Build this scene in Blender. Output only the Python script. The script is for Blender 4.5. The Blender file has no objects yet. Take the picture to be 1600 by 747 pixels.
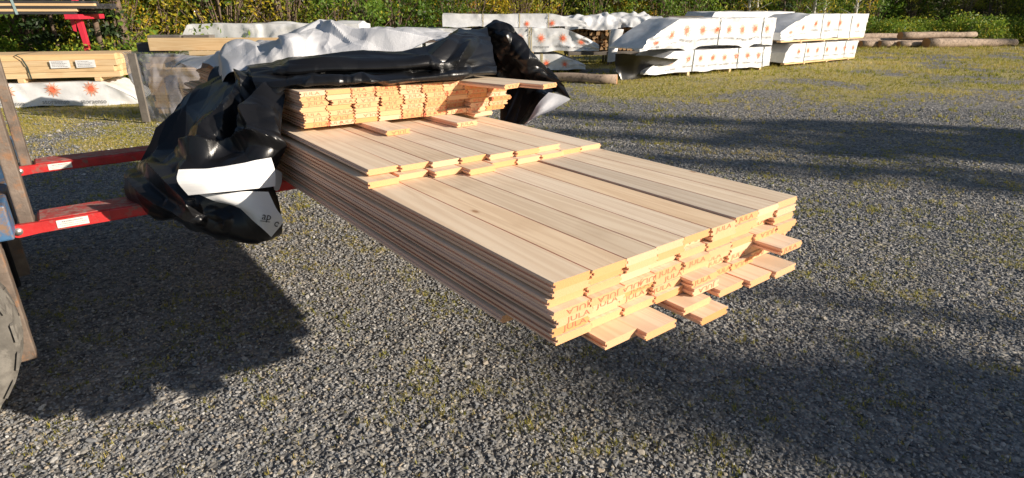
import bpy, bmesh, math, random
import numpy as np
from mathutils import Vector, Matrix
from mathutils.geometry import delaunay_2d_cdt

# ------------------------------------------------------------------ camera, sky, sun, exposure
sc = bpy.context.scene
COL = sc.collection
CAM_H = 1.65
cam = bpy.data.cameras.new('camera')
cam.sensor_width = 36.0
cam.lens = 20.7
cam.clip_start = 0.05
cam.clip_end = 1500
camo = bpy.data.objects.new('camera', cam)
COL.objects.link(camo)
camo.location = (0, 0, CAM_H)
camo.rotation_euler = (math.radians(90 - 21.2896), 0, 0)
sc.camera = camo

SUN_AZ, SUN_EL = math.radians(109.0), math.radians(20.0)
sun_dir = Vector((math.sin(SUN_AZ) * math.cos(SUN_EL), math.cos(SUN_AZ) * math.cos(SUN_EL), math.sin(SUN_EL)))
world = bpy.data.worlds.new('World')
sc.world = world
world.use_nodes = True
wn = world.node_tree.nodes
bg = wn['Background']
sky = wn.new('ShaderNodeTexSky')
sky.sky_type = 'NISHITA'
sky.sun_disc = False
sky.sun_elevation = SUN_EL
sky.sun_rotation = SUN_AZ
sky.air_density = 1.0
sky.dust_density = 0.6
sky.ozone_density = 1.5
world.node_tree.links.new(sky.outputs[0], bg.inputs[0])
bg.inputs[1].default_value = 0.064
sun = bpy.data.lights.new('sun', 'SUN')
sun.energy = 5.0
sun.angle = math.radians(0.53)
sun.color = (1.0, 0.885, 0.745)
suno = bpy.data.objects.new('sun', sun)
COL.objects.link(suno)
suno.rotation_euler = sun_dir.to_track_quat('Z', 'Y').to_euler()
suno.location = sun_dir * 60
sc.view_settings.view_transform = 'Standard'
sc.view_settings.look = 'None'
sc.view_settings.gamma = 1.0
sc.view_settings.exposure = 0.6
sc.render.engine = 'CYCLES'
sc.cycles.max_bounces = 6
sc.cycles.transparent_max_bounces = 12

# ------------------------------------------------------------------ geometry of the photograph's place
PITCH = math.radians(21.2896)
FPX = 920.0
CF = np.array([0, math.cos(PITCH), -math.sin(PITCH)])
CU = np.array([0, math.sin(PITCH), math.cos(PITCH)])
CC = np.array([0, 0, CAM_H])


def ray(x, y):
    return CF + np.array([1., 0, 0]) * (x - 800) / FPX - CU * (y - 373.5) / FPX


def gnd(x, y, z=0.0):
    d = ray(x, y)
    return CC + d * (z - CAM_H) / d[2]


# frame of the load: u across the boards, v along them (away from the near end), z up
LA = math.radians(37.65)
U2 = np.array([math.cos(LA), math.sin(LA), 0])
V2 = np.array([-math.sin(LA), math.cos(LA), 0])
ZTOP = 1.0060
P0 = np.array([0.1066, 1.3437, 0])


def LW(u, v, z):
    return P0 + u * U2 + v * V2 + np.array([0, 0, z])


def at_v(x, y, v):
    d = ray(x, y)
    o = CC - P0
    t = (v - o @ V2) / (d @ V2)
    return CC + d * t


# ------------------------------------------------------------------ noise
rng = np.random.default_rng(7)
random.seed(7)
_PT = np.random.default_rng(3).random((64, 64, 64)).astype(np.float32) * 2 - 1


def vnoise(p):
    p = np.asarray(p, float)
    i = np.floor(p).astype(int)
    f = p - i
    f = f * f * f * (f * (f * 6 - 15) + 10)
    r = 0
    for dx in (0, 1):
        wx = f[..., 0] if dx else 1 - f[..., 0]
        for dy in (0, 1):
            wy = f[..., 1] if dy else 1 - f[..., 1]
            for dz in (0, 1):
                wz = f[..., 2] if dz else 1 - f[..., 2]
                r = r + wx * wy * wz * _PT[(i[..., 0] + dx) % 64, (i[..., 1] + dy) % 64, (i[..., 2] + dz) % 64]
    return r


def fbm(p, o=3):
    p = np.asarray(p, float)
    r = 0
    a = 1.0
    for k in range(o):
        r = r + a * vnoise(p * (2 ** k) + 17.3 * k)
        a *= 0.5
    return r


def vec_noise(p, o=2):
    p = np.asarray(p, float)
    return np.stack([fbm(p + 5.1, o), fbm(p + 31.7, o), fbm(p + 53.9, o)], -1)


# ------------------------------------------------------------------ materials
def new_mat(name):
    m = bpy.data.materials.new(name)
    m.use_nodes = True
    nt = m.node_tree
    b = nt.nodes['Principled BSDF']
    return m, nt, b


def N(nt, typ, **kw):
    n = nt.nodes.new(typ)
    for k, v in kw.items():
        if k.startswith('i_'):
            n.inputs[k[2:].replace('_', ' ')].default_value = v
        elif isinstance(k, str) and hasattr(n, k):
            setattr(n, k, v)
    return n


def ramp(nt, fac, stops):
    r = nt.nodes.new('ShaderNodeValToRGB')
    el = r.color_ramp.elements
    while len(el) < len(stops):
        el.new(0.5)
    for e, (p, c) in zip(el, stops):
        e.position = p
        e.color = (*c, 1) if len(c) == 3 else c
    nt.links.new(fac, r.inputs[0])
    return r


def mixc(nt, fac, a, b, blend='MIX'):
    m = nt.nodes.new('ShaderNodeMix')
    m.data_type = 'RGBA'
    m.blend_type = blend
    for s, x in ((0, fac), (6, a), (7, b)):
        if hasattr(x, 'is_linked'):
            nt.links.new(x, m.inputs[s])
        else:
            m.inputs[s].default_value = x if s == 0 else (*x, 1)
    return m.outputs[2]


def math_n(nt, op, a, b=None, clamp=False):
    m = nt.nodes.new('ShaderNodeMath')
    m.operation = op
    m.use_clamp = clamp
    for s, x in ((0, a), (1, b)):
        if x is None:
            continue
        if hasattr(x, 'is_linked'):
            nt.links.new(x, m.inputs[s])
        else:
            m.inputs[s].default_value = x
    return m.outputs[0]


def coord(nt, scale=(1, 1, 1), obj_random=False, kind='Object'):
    tc = nt.nodes.new('ShaderNodeTexCoord')
    mp = nt.nodes.new('ShaderNodeMapping')
    mp.inputs['Scale'].default_value = scale
    src = tc.outputs[kind]
    if obj_random:
        oi = nt.nodes.new('ShaderNodeObjectInfo')
        v = nt.nodes.new('ShaderNodeVectorMath')
        v.operation = 'MULTIPLY_ADD'
        cmb = nt.nodes.new('ShaderNodeCombineXYZ')
        for k in range(3):
            nt.links.new(oi.outputs['Random'], cmb.inputs[k])
        nt.links.new(cmb.outputs[0], v.inputs[0])
        v.inputs[1].default_value = (13.7, 91.3, 37.1)
        nt.links.new(src, v.inputs[2])
        src = v.outputs[0]
    nt.links.new(src, mp.inputs[0])
    return mp.outputs[0]


def bump(nt, bsdf, height, strength=0.3, dist=0.01):
    b = nt.nodes.new('ShaderNodeBump')
    b.inputs['Strength'].default_value = strength
    b.inputs['Distance'].default_value = dist
    nt.links.new(height, b.inputs['Height'])
    nt.links.new(b.outputs[0], bsdf.inputs['Normal'])
    return b


def noise(nt, vec, scale=5.0, detail=4, rough=0.55, dist=0.0):
    n = nt.nodes.new('ShaderNodeTexNoise')
    n.inputs['Scale'].default_value = scale
    n.inputs['Detail'].default_value = detail
    n.inputs['Roughness'].default_value = rough
    n.inputs['Distortion'].default_value = dist
    if vec is not None:
        nt.links.new(vec, n.inputs['Vector'])
    return n.outputs[0]


def wood_mat(name, pale, dark, stain=(0.42, 0.27, 0.13), axis='Y', knots=True, rough=0.62):
    """planed softwood: growth lines run along one local axis, knots, per-board tone"""
    m, nt, b = new_mat(name)
    along = {'X': (0.35, 9, 9), 'Y': (9, 0.35, 9), 'Z': (9, 9, 0.35)}[axis]
    fine = {'X': (5, 420, 420), 'Y': (420, 5, 420), 'Z': (420, 420, 5)}[axis]
    kn = {'X': (4.5, 9, 3), 'Y': (9, 4.5, 3), 'Z': (9, 3, 4.5)}[axis]
    v1 = coord(nt, along, True)
    n1 = noise(nt, v1, 1.0, 2, 0.5, 0.6)
    rings = math_n(nt, 'SINE', math_n(nt, 'MULTIPLY', n1, 60.0))
    rings = math_n(nt, 'MULTIPLY_ADD', rings, 0.5)
    nt.nodes[-1].inputs[2].default_value = 0.5
    n2 = noise(nt, coord(nt, fine, True), 1.0, 3, 0.6)
    n3 = noise(nt, coord(nt, (2.2, 2.2, 2.2), True), 1.0, 3, 0.6)
    oi = nt.nodes.new('ShaderNodeObjectInfo')
    f = math_n(nt, 'ADD', math_n(nt, 'MULTIPLY', rings, 0.40), math_n(nt, 'MULTIPLY', n2, 0.20))
    c = ramp(nt, f, [(0.1, pale), (0.85, dark)]).outputs[0]
    st = ramp(nt, n3, [(0.58, (0, 0, 0)), (0.72, (1, 1, 1))]).outputs[0]
    c = mixc(nt, math_n(nt, 'MULTIPLY', st, 0.28), c, stain)
    if knots:
        vo = nt.nodes.new('ShaderNodeTexVoronoi')
        vo.inputs['Scale'].default_value = 1.0
        vo.inputs['Randomness'].default_value = 0.9
        kv = coord(nt, kn, True)
        nt.links.new(kv, vo.inputs['Vector'])
        kr = ramp(nt, vo.outputs['Distance'], [(0.05, (1, 1, 1)), (0.085, (0.35, 0.35, 0.35)), (0.14, (0, 0, 0))]).outputs[0]
        gate = ramp(nt, nt_sep(nt, vo.outputs['Color']), [(0.60, (0, 0, 0)), (0.62, (1, 1, 1))]).outputs[0]
        kf = math_n(nt, 'MULTIPLY', math_n(nt, 'MULTIPLY', kr, gate), 0.75)
        c = mixc(nt, kf, c, (0.30, 0.13, 0.05))
    tone = ramp(nt, oi.outputs['Random'], [(0.0, (0.80, 0.80, 0.80)), (0.25, (1.06, 1.03, 0.98)), (0.5, (0.92, 0.88, 0.82)), (0.75, (1.04, 1.04, 1.04)), (1.0, (1.05, 0.94, 0.80))]).outputs[0]
    c = mixc(nt, 1.0, c, tone, 'MULTIPLY')
    nt.links.new(c, b.inputs['Base Color'])
    b.inputs['Roughness'].default_value = rough
    b.inputs['Specular IOR Level'].default_value = 0.35
    bump(nt, b, n2, 0.25, 0.002)
    return m


def nt_sep(nt, col):
    s = nt.nodes.new('ShaderNodeSeparateColor')
    nt.links.new(col, s.inputs[0])
    return s.outputs[0]


def end_mat(name, tones, scale=1.0):
    """sawn end grain: rings round a pith, saw fuzz, tone per board"""
    m, nt, b = new_mat(name)
    tc = nt.nodes.new('ShaderNodeTexCoord')
    oi = nt.nodes.new('ShaderNodeObjectInfo')
    sx = nt.nodes.new('ShaderNodeSeparateXYZ')
    nt.links.new(tc.outputs['Object'], sx.inputs[0])
    px = math_n(nt, 'ADD', sx.outputs[0], math_n(nt, 'MULTIPLY', math_n(nt, 'SUBTRACT', oi.outputs['Random'], 0.5), 0.16))
    pz = math_n(nt, 'ADD', sx.outputs[2], 0.05)
    nn = noise(nt, coord(nt, (12, 12, 12), True), 1.0, 2, 0.5)
    r = math_n(nt, 'SQRT', math_n(nt, 'ADD', math_n(nt, 'MULTIPLY', px, px), math_n(nt, 'MULTIPLY', pz, pz)))
    r = math_n(nt, 'ADD', math_n(nt, 'MULTIPLY', r, 1500.0 / scale), math_n(nt, 'MULTIPLY', nn, 9.0))
    rings = math_n(nt, 'MULTIPLY_ADD', math_n(nt, 'SINE', r), 0.5)
    nt.nodes[-1].inputs[2].default_value = 0.5
    saw = noise(nt, coord(nt, (700, 200, 90), True), 1.0, 2, 0.6)
    rnd = math_n(nt, 'FRACT', math_n(nt, 'MULTIPLY', oi.outputs['Random'], 7.31))
    base = ramp(nt, rnd, [(i / (len(tones) - 1), t) for i, t in enumerate(tones)]).outputs[0]
    f = math_n(nt, 'ADD', math_n(nt, 'MULTIPLY', rings, 0.16), math_n(nt, 'MULTIPLY', saw, 0.35))
    c = mixc(nt, f, base, (0.55, 0.27, 0.09))
    nt.links.new(c, b.inputs['Base Color'])
    b.inputs['Roughness'].default_value = 0.8
    b.inputs['Specular IOR Level'].default_value = 0.2
    bump(nt, b, saw, 0.5, 0.002)
    return m


def plain_mat(name, col, rough=0.5, var=0.15, scale=6.0, metal=0.0, spec=0.5, bmp=0.1, dirt=None, dirt_at=0.6):
    m, nt, b = new_mat(name)
    v = coord(nt, (1, 1, 1), True)
    n = noise(nt, v, scale, 5, 0.6)
    lo = tuple(max(0, c * (1 - var)) for c in col)
    hi = tuple(min(1, c * (1 + var)) for c in col)
    c = ramp(nt, n, [(0.3, lo), (0.7, hi)]).outputs[0]
    if dirt:
        n2 = noise(nt, v, scale * 1.7, 7, 0.68)
        d = ramp(nt, n2, [(dirt_at - 0.06, (0, 0, 0)), (dirt_at + 0.06, (1, 1, 1))]).outputs[0]
        c = mixc(nt, d, c, dirt)
    nt.links.new(c, b.inputs['Base Color'])
    b.inputs['Roughness'].default_value = rough
    b.inputs['Metallic'].default_value = metal
    b.inputs['Specular IOR Level'].default_value = spec
    if bmp:
        n3 = noise(nt, v, scale * 8, 4, 0.6)
        bump(nt, b, n3, bmp, 0.01)
    return m


M = {}
M['board'] = wood_mat('planed_pine', (0.84, 0.705, 0.545), (0.66, 0.50, 0.35), stain=(0.45, 0.31, 0.19))
M['board_edge'] = wood_mat('bounce_warmed_pine_edge', (0.90, 0.60, 0.44), (0.72, 0.42, 0.29), stain=(0.5, 0.27, 0.17), knots=False)  # rosy edge wood, lightened and warmed in colour to stand in for ground bounce
M['board_end'] = end_mat('pine_end_grain', [(0.80, 0.43, 0.20), (0.84, 0.53, 0.32), (0.77, 0.34, 0.12), (0.85, 0.60, 0.42), (0.79, 0.39, 0.17), (0.82, 0.47, 0.26)])
M['lumber'] = wood_mat('lumber_pine', (0.74, 0.56, 0.34), (0.58, 0.38, 0.19), axis='X', knots=True)
M['lumber_dark'] = wood_mat('painted_dark_boards', (0.055, 0.055, 0.06), (0.03, 0.03, 0.034), stain=(0.07, 0.065, 0.06), axis='X', knots=False)
M['stamp'] = plain_mat('red_stamp_ink', (0.72, 0.17, 0.09), 0.8, 0.3, 60, bmp=0)
M['film_black'] = None


def film_mat(name, col, rough, spec=0.5, bs=0.25, scale=18):
    m, nt, b = new_mat(name)
    v = coord(nt, (1, 1, 1))
    n = noise(nt, v, scale, 5, 0.6, 0.4)
    n2 = noise(nt, v, 4, 3, 0.5)
    lo = tuple(c * 0.8 for c in col)
    c = ramp(nt, n2, [(0.35, lo), (0.65, col)]).outputs[0]
    nt.links.new(c, b.inputs['Base Color'])
    b.inputs['Roughness'].default_value = rough
    b.inputs['Specular IOR Level'].default_value = spec
    bump(nt, b, n, bs, 0.012)
    return m


M['film_black'] = film_mat('black_plastic_film', (0.009, 0.009, 0.010), 0.30, 0.40, 0.05, 60)
M['film_grey'] = film_mat('silver_grey_film', (0.56, 0.565, 0.585), 0.45, 0.5, 0.2, 60)
M['film_white'] = film_mat('white_plastic_film', (0.80, 0.80, 0.80), 0.42, 0.45, 0.2, 14)
M['wrap_white'] = film_mat('white_timber_wrap', (0.76, 0.765, 0.775), 0.4, 0.4, 0.45, 7)
M['print_red'] = plain_mat('red_print', (0.80, 0.16, 0.08), 0.5, 0.15, 9, bmp=0)
M['print_orange'] = plain_mat('orange_print', (0.86, 0.36, 0.20), 0.5, 0.15, 9, bmp=0)
M['print_grey'] = plain_mat('grey_print', (0.25, 0.25, 0.26), 0.6, 0.15, 9, bmp=0)
M['print_black'] = plain_mat('black_print', (0.02, 0.02, 0.022), 0.5, 0.15, 9, bmp=0)
M['red_paint'] = plain_mat('worn_red_paint', (0.50, 0.022, 0.022), 0.45, 0.25, 9, dirt=(0.22, 0.10, 0.08), dirt_at=0.58, bmp=0.2)
M['red_worn'] = plain_mat('scuffed_red_fork_top', (0.40, 0.06, 0.055), 0.55, 0.35, 16, dirt=(0.34, 0.20, 0.17), dirt_at=0.52)
M['red_rack'] = plain_mat('red_rack_paint', (0.62, 0.03, 0.06), 0.4, 0.1, 5)
M['rust'] = plain_mat('rusty_steel', (0.15, 0.115, 0.09), 0.7, 0.45, 9, dirt=(0.24, 0.13, 0.07), dirt_at=0.60, bmp=0.3)
M['blue_paint'] = plain_mat('chipped_blue_paint', (0.05, 0.13, 0.25), 0.5, 0.2, 8, dirt=(0.22, 0.14, 0.09), dirt_at=0.55)
M['tyre'] = plain_mat('dusty_rubber', (0.12, 0.11, 0.095), 0.85, 0.35, 7, dirt=(0.20, 0.185, 0.16), dirt_at=0.5, bmp=0.3)
M['steel'] = plain_mat('bare_steel', (0.62, 0.60, 0.55), 0.35, 0.1, 20, metal=0.8)
M['dark'] = plain_mat('black_grease', (0.016, 0.015, 0.015), 0.5, 0.3, 10)
M['sticker'] = plain_mat('dirty_sticker', (0.72, 0.69, 0.62), 0.55, 0.1, 30, dirt=(0.45, 0.40, 0.35), dirt_at=0.66)
M['strap_dark'] = plain_mat('dark_strap', (0.05, 0.07, 0.06), 0.5, 0.1, 10, bmp=0)
M['strap_pale'] = plain_mat('pale_strap', (0.50, 0.42, 0.22), 0.5, 0.1, 10, bmp=0)
M['strap_green'] = plain_mat('grey_green_strap', (0.30, 0.42, 0.42), 0.5, 0.1, 10, bmp=0)
M['bark'] = plain_mat('brown_bark', (0.15, 0.105, 0.075), 0.9, 0.45, 14, bmp=0.8)
M['bark_birch'] = plain_mat('birch_bark', (0.55, 0.53, 0.48), 0.8, 0.15, 6, dirt=(0.05, 0.045, 0.04), dirt_at=0.62, bmp=0.3)
M['log_bark'] = plain_mat('peeling_log_bark', (0.36, 0.27, 0.20), 0.85, 0.3, 6, dirt=(0.12, 0.085, 0.06), dirt_at=0.58, bmp=0.6)
M['log_end'] = end_mat('log_end_grain', [(0.36, 0.20, 0.11), (0.46, 0.27, 0.15), (0.30, 0.17, 0.10)], 4.0)
M['old_wood'] = plain_mat('weathered_grey_wood', (0.16, 0.14, 0.12), 0.85, 0.3, 5, bmp=0.3)
M['firewood'] = wood_mat('split_firewood', (0.50, 0.33, 0.18), (0.30, 0.18, 0.09), axis='X', knots=False, rough=0.9)

# clear wrap over a lumber stack: partly see-through glossy film
m, nt, b = new_mat('clear_plastic_wrap')
v = coord(nt, (1, 1, 1))
n = noise(nt, v, 3.0, 2, 0.5, 0.8)
nt.links.new(ramp(nt, n, [(0.3, (0.24, 0.245, 0.29)), (0.7, (0.38, 0.385, 0.43))]).outputs[0], b.inputs['Base Color'])
b.inputs['Roughness'].default_value = 0.16
b.inputs['Specular IOR Level'].default_value = 0.9
al = ramp(nt, n, [(0.35, (0.48,) * 3), (0.7, (0.66,) * 3)]).outputs[0]
nt.links.new(al, b.inputs['Alpha'])
bump(nt, b, n, 0.25, 0.03)
M['clear_wrap'] = m


def leaf_mat(name, stops, trans=0.42):
    m, nt, b = new_mat(name)
    at = nt.nodes.new('ShaderNodeAttribute')
    at.attribute_name = 'tint'
    oi = nt.nodes.new('ShaderNodeObjectInfo')
    f = math_n(nt, 'ADD', at.outputs['Fac'], math_n(nt, 'MULTIPLY', math_n(nt, 'SUBTRACT', oi.outputs['Random'], 0.5), 0.25), True)
    c = ramp(nt, f, stops).outputs[0]
    nt.links.new(c, b.inputs['Base Color'])
    b.inputs['Roughness'].default_value = 0.5
    b.inputs['Specular IOR Level'].default_value = 0.3
    tr = nt.nodes.new('ShaderNodeBsdfTranslucent')
    nt.links.new(c, tr.inputs[0])
    mx = nt.nodes.new('ShaderNodeMixShader')
    mx.inputs[0].default_value = trans
    nt.links.new(b.outputs[0], mx.inputs[1])
    nt.links.new(tr.outputs[0], mx.inputs[2])
    nt.links.new(mx.outputs[0], nt.nodes['Material Output'].inputs[0])
    return m


M['leaf_green'] = leaf_mat('green_leaves', [(0.0, (0.054, 0.115, 0.019)), (0.5, (0.149, 0.257, 0.034)), (0.8, (0.297, 0.365, 0.041)), (1.0, (0.540, 0.432, 0.041))])
M['leaf_yellow'] = leaf_mat('autumn_leaves', [(0.0, (0.121, 0.162, 0.020)), (0.4, (0.338, 0.324, 0.034)), (0.75, (0.648, 0.459, 0.034)), (1.0, (0.743, 0.338, 0.041))])
M['leaf_olive'] = leaf_mat('olive_leaves', [(0.0, (0.095, 0.135, 0.019)), (0.5, (0.270, 0.297, 0.034)), (1.0, (0.513, 0.432, 0.047))])
M['needle'] = leaf_mat('spruce_needles', [(0.0, (0.010, 0.022, 0.010)), (0.6, (0.028, 0.052, 0.016)), (1.0, (0.055, 0.08, 0.02))], 0.15)
M['grass'] = leaf_mat('yellowing_grass', [(0.0, (0.13, 0.17, 0.02)), (0.4, (0.34, 0.33, 0.045)), (0.75, (0.54, 0.43, 0.12)), (1.0, (0.62, 0.50, 0.28))], 0.4)

# gravel stones
m, nt, b = new_mat('crushed_stone')
oi = nt.nodes.new('ShaderNodeObjectInfo')
n = noise(nt, coord(nt, (1.5, 1.5, 1.5), True), 1.5, 3, 0.6)
base = ramp(nt, oi.outputs['Random'], [(0.0, (0.075, 0.08, 0.09)), (0.35, (0.16, 0.166, 0.178)), (0.58, (0.27, 0.275, 0.28)), (0.66, (0.42, 0.35, 0.25)), (0.72, (0.40, 0.30, 0.18)), (0.8, (0.28, 0.27, 0.26)), (0.93, (0.40, 0.38, 0.35)), (1.0, (0.58, 0.56, 0.52))]).outputs[0]
c = mixc(nt, 0.4, base, ramp(nt, n, [(0.3, (0.11, 0.112, 0.116)), (0.7, (0.42, 0.415, 0.40))]).outputs[0])
nt.links.new(c, b.inputs['Base Color'])
b.inputs['Roughness'].default_value = 0.75
b.inputs['Specular IOR Level'].default_value = 0.35
M['stone'] = m

# ground sheet: packed grit with stones too small to model, mossy soil where the attribute says so
m, nt, b = new_mat('gravel_ground')
g = coord(nt, (1, 1, 1), kind='Object')
vo = nt.nodes.new('ShaderNodeTexVoronoi')
vo.inputs['Scale'].default_value = 42
nt.links.new(g, vo.inputs['Vector'])
vo2 = nt.nodes.new('ShaderNodeTexVoronoi')
vo2.inputs['Scale'].default_value = 17
nt.links.new(g, vo2.inputs['Vector'])
sc1 = ramp(nt, nt_sep(nt, vo.outputs['Color']), [(0.0, (0.07, 0.071, 0.075)), (0.45, (0.17, 0.17, 0.17)), (0.75, (0.29, 0.28, 0.265)), (0.95, (0.42, 0.40, 0.36)), (1.0, (0.6, 0.57, 0.52))]).outputs[0]
sc2 = ramp(nt, nt_sep(nt, vo2.outputs['Color']), [(0.0, (0.08, 0.08, 0.085)), (0.6, (0.22, 0.22, 0.215)), (1.0, (0.42, 0.40, 0.37))]).outputs[0]
c = mixc(nt, 0.4, sc1, sc2)
big = noise(nt, g, 0.35, 4, 0.6)
c = mixc(nt, 1.0, c, ramp(nt, big, [(0.3, (0.85, 0.86, 0.88)), (0.7, (1.15, 1.1, 1.0))]).outputs[0], 'MULTIPLY')
at = nt.nodes.new('ShaderNodeAttribute')
at.attribute_name = 'grass'
gn = noise(nt, g, 5.5, 6, 0.7)
gn2 = noise(nt, g, 40, 3, 0.7)
gm = math_n(nt, 'SUBTRACT', math_n(nt, 'ADD', at.outputs['Fac'], math_n(nt, 'MULTIPLY', gn, 0.9)), 0.75)
gm = math_n(nt, 'ADD', math_n(nt, 'MULTIPLY', gm, 3.0), math_n(nt, 'MULTIPLY', math_n(nt, 'SUBTRACT', gn2, 0.5), 1.6), True)
moss = ramp(nt, noise(nt, g, 9, 5, 0.7), [(0.28, (0.26, 0.25, 0.055)), (0.5, (0.42, 0.35, 0.11)), (0.72, (0.50, 0.42, 0.25))]).outputs[0]
c = mixc(nt, math_n(nt, 'MULTIPLY', gm, 0.85), c, moss)
nt.links.new(c, b.inputs['Base Color'])
b.inputs['Roughness'].default_value = 0.9
b.inputs['Specular IOR Level'].default_value = 0.2
hh = math_n(nt, 'ADD', math_n(nt, 'MULTIPLY', vo.outputs['Distance'], -0.6), math_n(nt, 'MULTIPLY', vo2.outputs['Distance'], -1.0))
bump(nt, b, hh, 0.9, 0.03)
M['ground'] = m


# ------------------------------------------------------------------ object helpers
def mesh_of(name, verts, faces, mats, smooth=False, mat_idx=None):
    me = bpy.data.meshes.new(name)
    me.from_pydata([tuple(map(float, v)) for v in verts], [], faces)
    for mm in (mats if isinstance(mats, (list, tuple)) else [mats]):
        me.materials.append(mm)
    if mat_idx is not None:
        me.polygons.foreach_set('material_index', np.asarray(mat_idx, dtype=np.int32))
    if smooth:
        me.polygons.foreach_set('use_smooth', [True] * len(me.polygons))
    me.update()
    return me


def put(name, me, parent=None, loc=(0, 0, 0), rot=(0, 0, 0), scale=(1, 1, 1)):
    o = bpy.data.objects.new(name, me)
    COL.objects.link(o)
    o.location = loc
    o.rotation_euler = rot
    o.scale = scale
    if parent is not None:
        o.parent = parent
    return o


def tag(o, label=None, cat=None, group=None, kind=None):
    if label:
        o['label'] = label
    if cat:
        o['category'] = cat
    if group:
        o['group'] = group
    if kind:
        o['kind'] = kind
    return o


def empty(name, loc=(0, 0, 0), rz=0.0):
    o = bpy.data.objects.new(name, None)
    o.empty_display_size = 0.2
    COL.objects.link(o)
    o.location = loc
    o.rotation_euler = (0, 0, rz)
    return o


class MB:
    """collects vertices and faces of one mesh"""

    def __init__(s):
        s.v, s.f, s.mi = [], [], []

    def add(s, verts, faces, mi=0):
        o = len(s.v)
        s.v += [tuple(map(float, p)) for p in verts]
        s.f += [tuple(i + o for i in f) for f in faces]
        s.mi += [mi] * len(faces)
        return s

    def box(s, a, b_, bev=0.0, mi=0, jit=0.0):
        x0, y0, z0 = a
        x1, y1, z1 = b_
        if bev <= 0:
            vs = [(x, y, z) for z in (z0, z1) for y in (y0, y1) for x in (x0, x1)]
            fs = [(0, 2, 3, 1), (4, 5, 7, 6), (0, 1, 5, 4), (2, 6, 7, 3), (0, 4, 6, 2), (1, 3, 7, 5)]
            return s.add(vs, fs, mi)
        bm = bmesh.new()
        bmesh.ops.create_cube(bm, size=1.0)
        for v in bm.verts:
            v.co = Vector(((x0 + x1) / 2 + v.co.x * (x1 - x0), (y0 + y1) / 2 + v.co.y * (y1 - y0), (z0 + z1) / 2 + v.co.z * (z1 - z0)))
        bmesh.ops.bevel(bm, geom=bm.edges[:], offset=bev, segments=2, affect='EDGES', profile=0.5)
        bm.verts.index_update()
        s.add([v.co[:] for v in bm.verts], [[v.index for v in f.verts] for f in bm.faces], mi)
        bm.free()
        return s

    def tube(s, pts, radii, n=10, cap=True, mi=0, mi_cap=None, wob=0.0):
        pts = [np.asarray(p, float) for p in pts]
        rings = []
        for i, p in enumerate(pts):
            t = pts[min(i + 1, len(pts) - 1)] - pts[max(i - 1, 0)]
            t = t / (np.linalg.norm(t) + 1e-9)
            a = np.cross(t, [0, 0, 1.0]) if abs(t[2]) < 0.9 else np.cross(t, [1.0, 0, 0])
            a /= np.linalg.norm(a)
            bb = np.cross(t, a)
            r = radii[i] if hasattr(radii, '__len__') else radii
            rings.append([p + (a * math.cos(2 * math.pi * k / n) + bb * math.sin(2 * math.pi * k / n)) * r * (1 + wob * random.uniform(-1, 1)) for k in range(n)])
        vs = [q for r in rings for q in r]
        fs = []
        for i in range(len(rings) - 1):
            for k in range(n):
                fs.append((i * n + k, i * n + (k + 1) % n, (i + 1) * n + (k + 1) % n, (i + 1) * n + k))
        s.add(vs, fs, mi)
        if cap:
            o = len(s.v) - len(vs)
            s.f.append(tuple(o + k for k in range(n))[::-1])
            s.f.append(tuple(o + (len(rings) - 1) * n + k for k in range(n)))
            s.mi += [mi if mi_cap is None else mi_cap] * 2
        return s

    def mesh(s, name, mats, smooth=False):
        return mesh_of(name, s.v, s.f, mats, smooth, s.mi)

    def build(s, name, mats, parent=None, smooth=False, loc=(0, 0, 0), rot=(0, 0, 0)):
        return put(name, s.mesh(name, mats, smooth), parent, loc, rot)


def grid_faces(ny, nx):
    i = np.arange((ny - 1) * (nx - 1))
    r, c_ = i // (nx - 1), i % (nx - 1)
    a = r * nx + c_
    return np.stack([a, a + 1, a + nx + 1, a + nx], 1).tolist()


_text_cache = {}


def text_mesh(body, size, mat, align='CENTER', wide=1.0):
    """flat lettering standing upright in the XZ plane, facing -Y"""
    k = (body, size, mat.name)
    if k in _text_cache:
        return _text_cache[k]
    cu = bpy.data.curves.new('lettering', 'FONT')
    cu.body = body
    cu.size = size
    cu.align_x = align
    cu.align_y = 'CENTER'
    cu.resolution_u = 2
    o = bpy.data.objects.new('lettering_source', cu)
    COL.objects.link(o)
    dg = bpy.context.evaluated_depsgraph_get()
    me = bpy.data.meshes.new_from_object(o.evaluated_get(dg))
    COL.objects.unlink(o)
    bpy.data.objects.remove(o)
    me.materials.clear()
    me.materials.append(mat)
    me.transform(Matrix.Rotation(math.pi / 2, 4, 'X') @ Matrix.Diagonal((wide, 1, 1, 1)))
    me.name = 'lettering'
    _text_cache[k] = me
    return me


ORD = ['first', 'second', 'third', 'fourth', 'fifth', 'sixth', 'seventh', 'eighth', 'ninth', 'tenth', 'eleventh', 'twelfth']

#%%GROUND
# ------------------------------------------------------------------ ground
def grass_amount(x, y):
    """share of grass and moss on the yard: the verge by the stacks is grassy, the driven gravel nearly bare"""
    edge = np.interp(x, [-12, -6, -3.2, -1.0, 2, 8, 14, 22, 40], [5.2, 6.2, 7.6, 10.8, 12.2, 12.0, 13.6, 17, 24])
    w = 2.6
    t = np.clip((y - edge) / w + 0.5, 0, 1)
    t = t * t * (3 - 2 * t)
    nz = fbm(np.stack([x * 0.8, y * 0.8, 0 * x + 3.3], -1), 3)
    nz2 = fbm(np.stack([x * 0.30, y * 0.30, 0 * x + 9.3], -1), 2)
    return np.clip(t * (0.60 + 0.45 * nz + 0.30 * nz2) + 0.10 + 0.15 * nz + 0.06 * nz2, 0, 1)


def axis_pts(lim, n, near):
    t = np.linspace(-1, 1, n)
    k = math.asinh(lim / near)
    return near * np.sinh(t * k)


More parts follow.
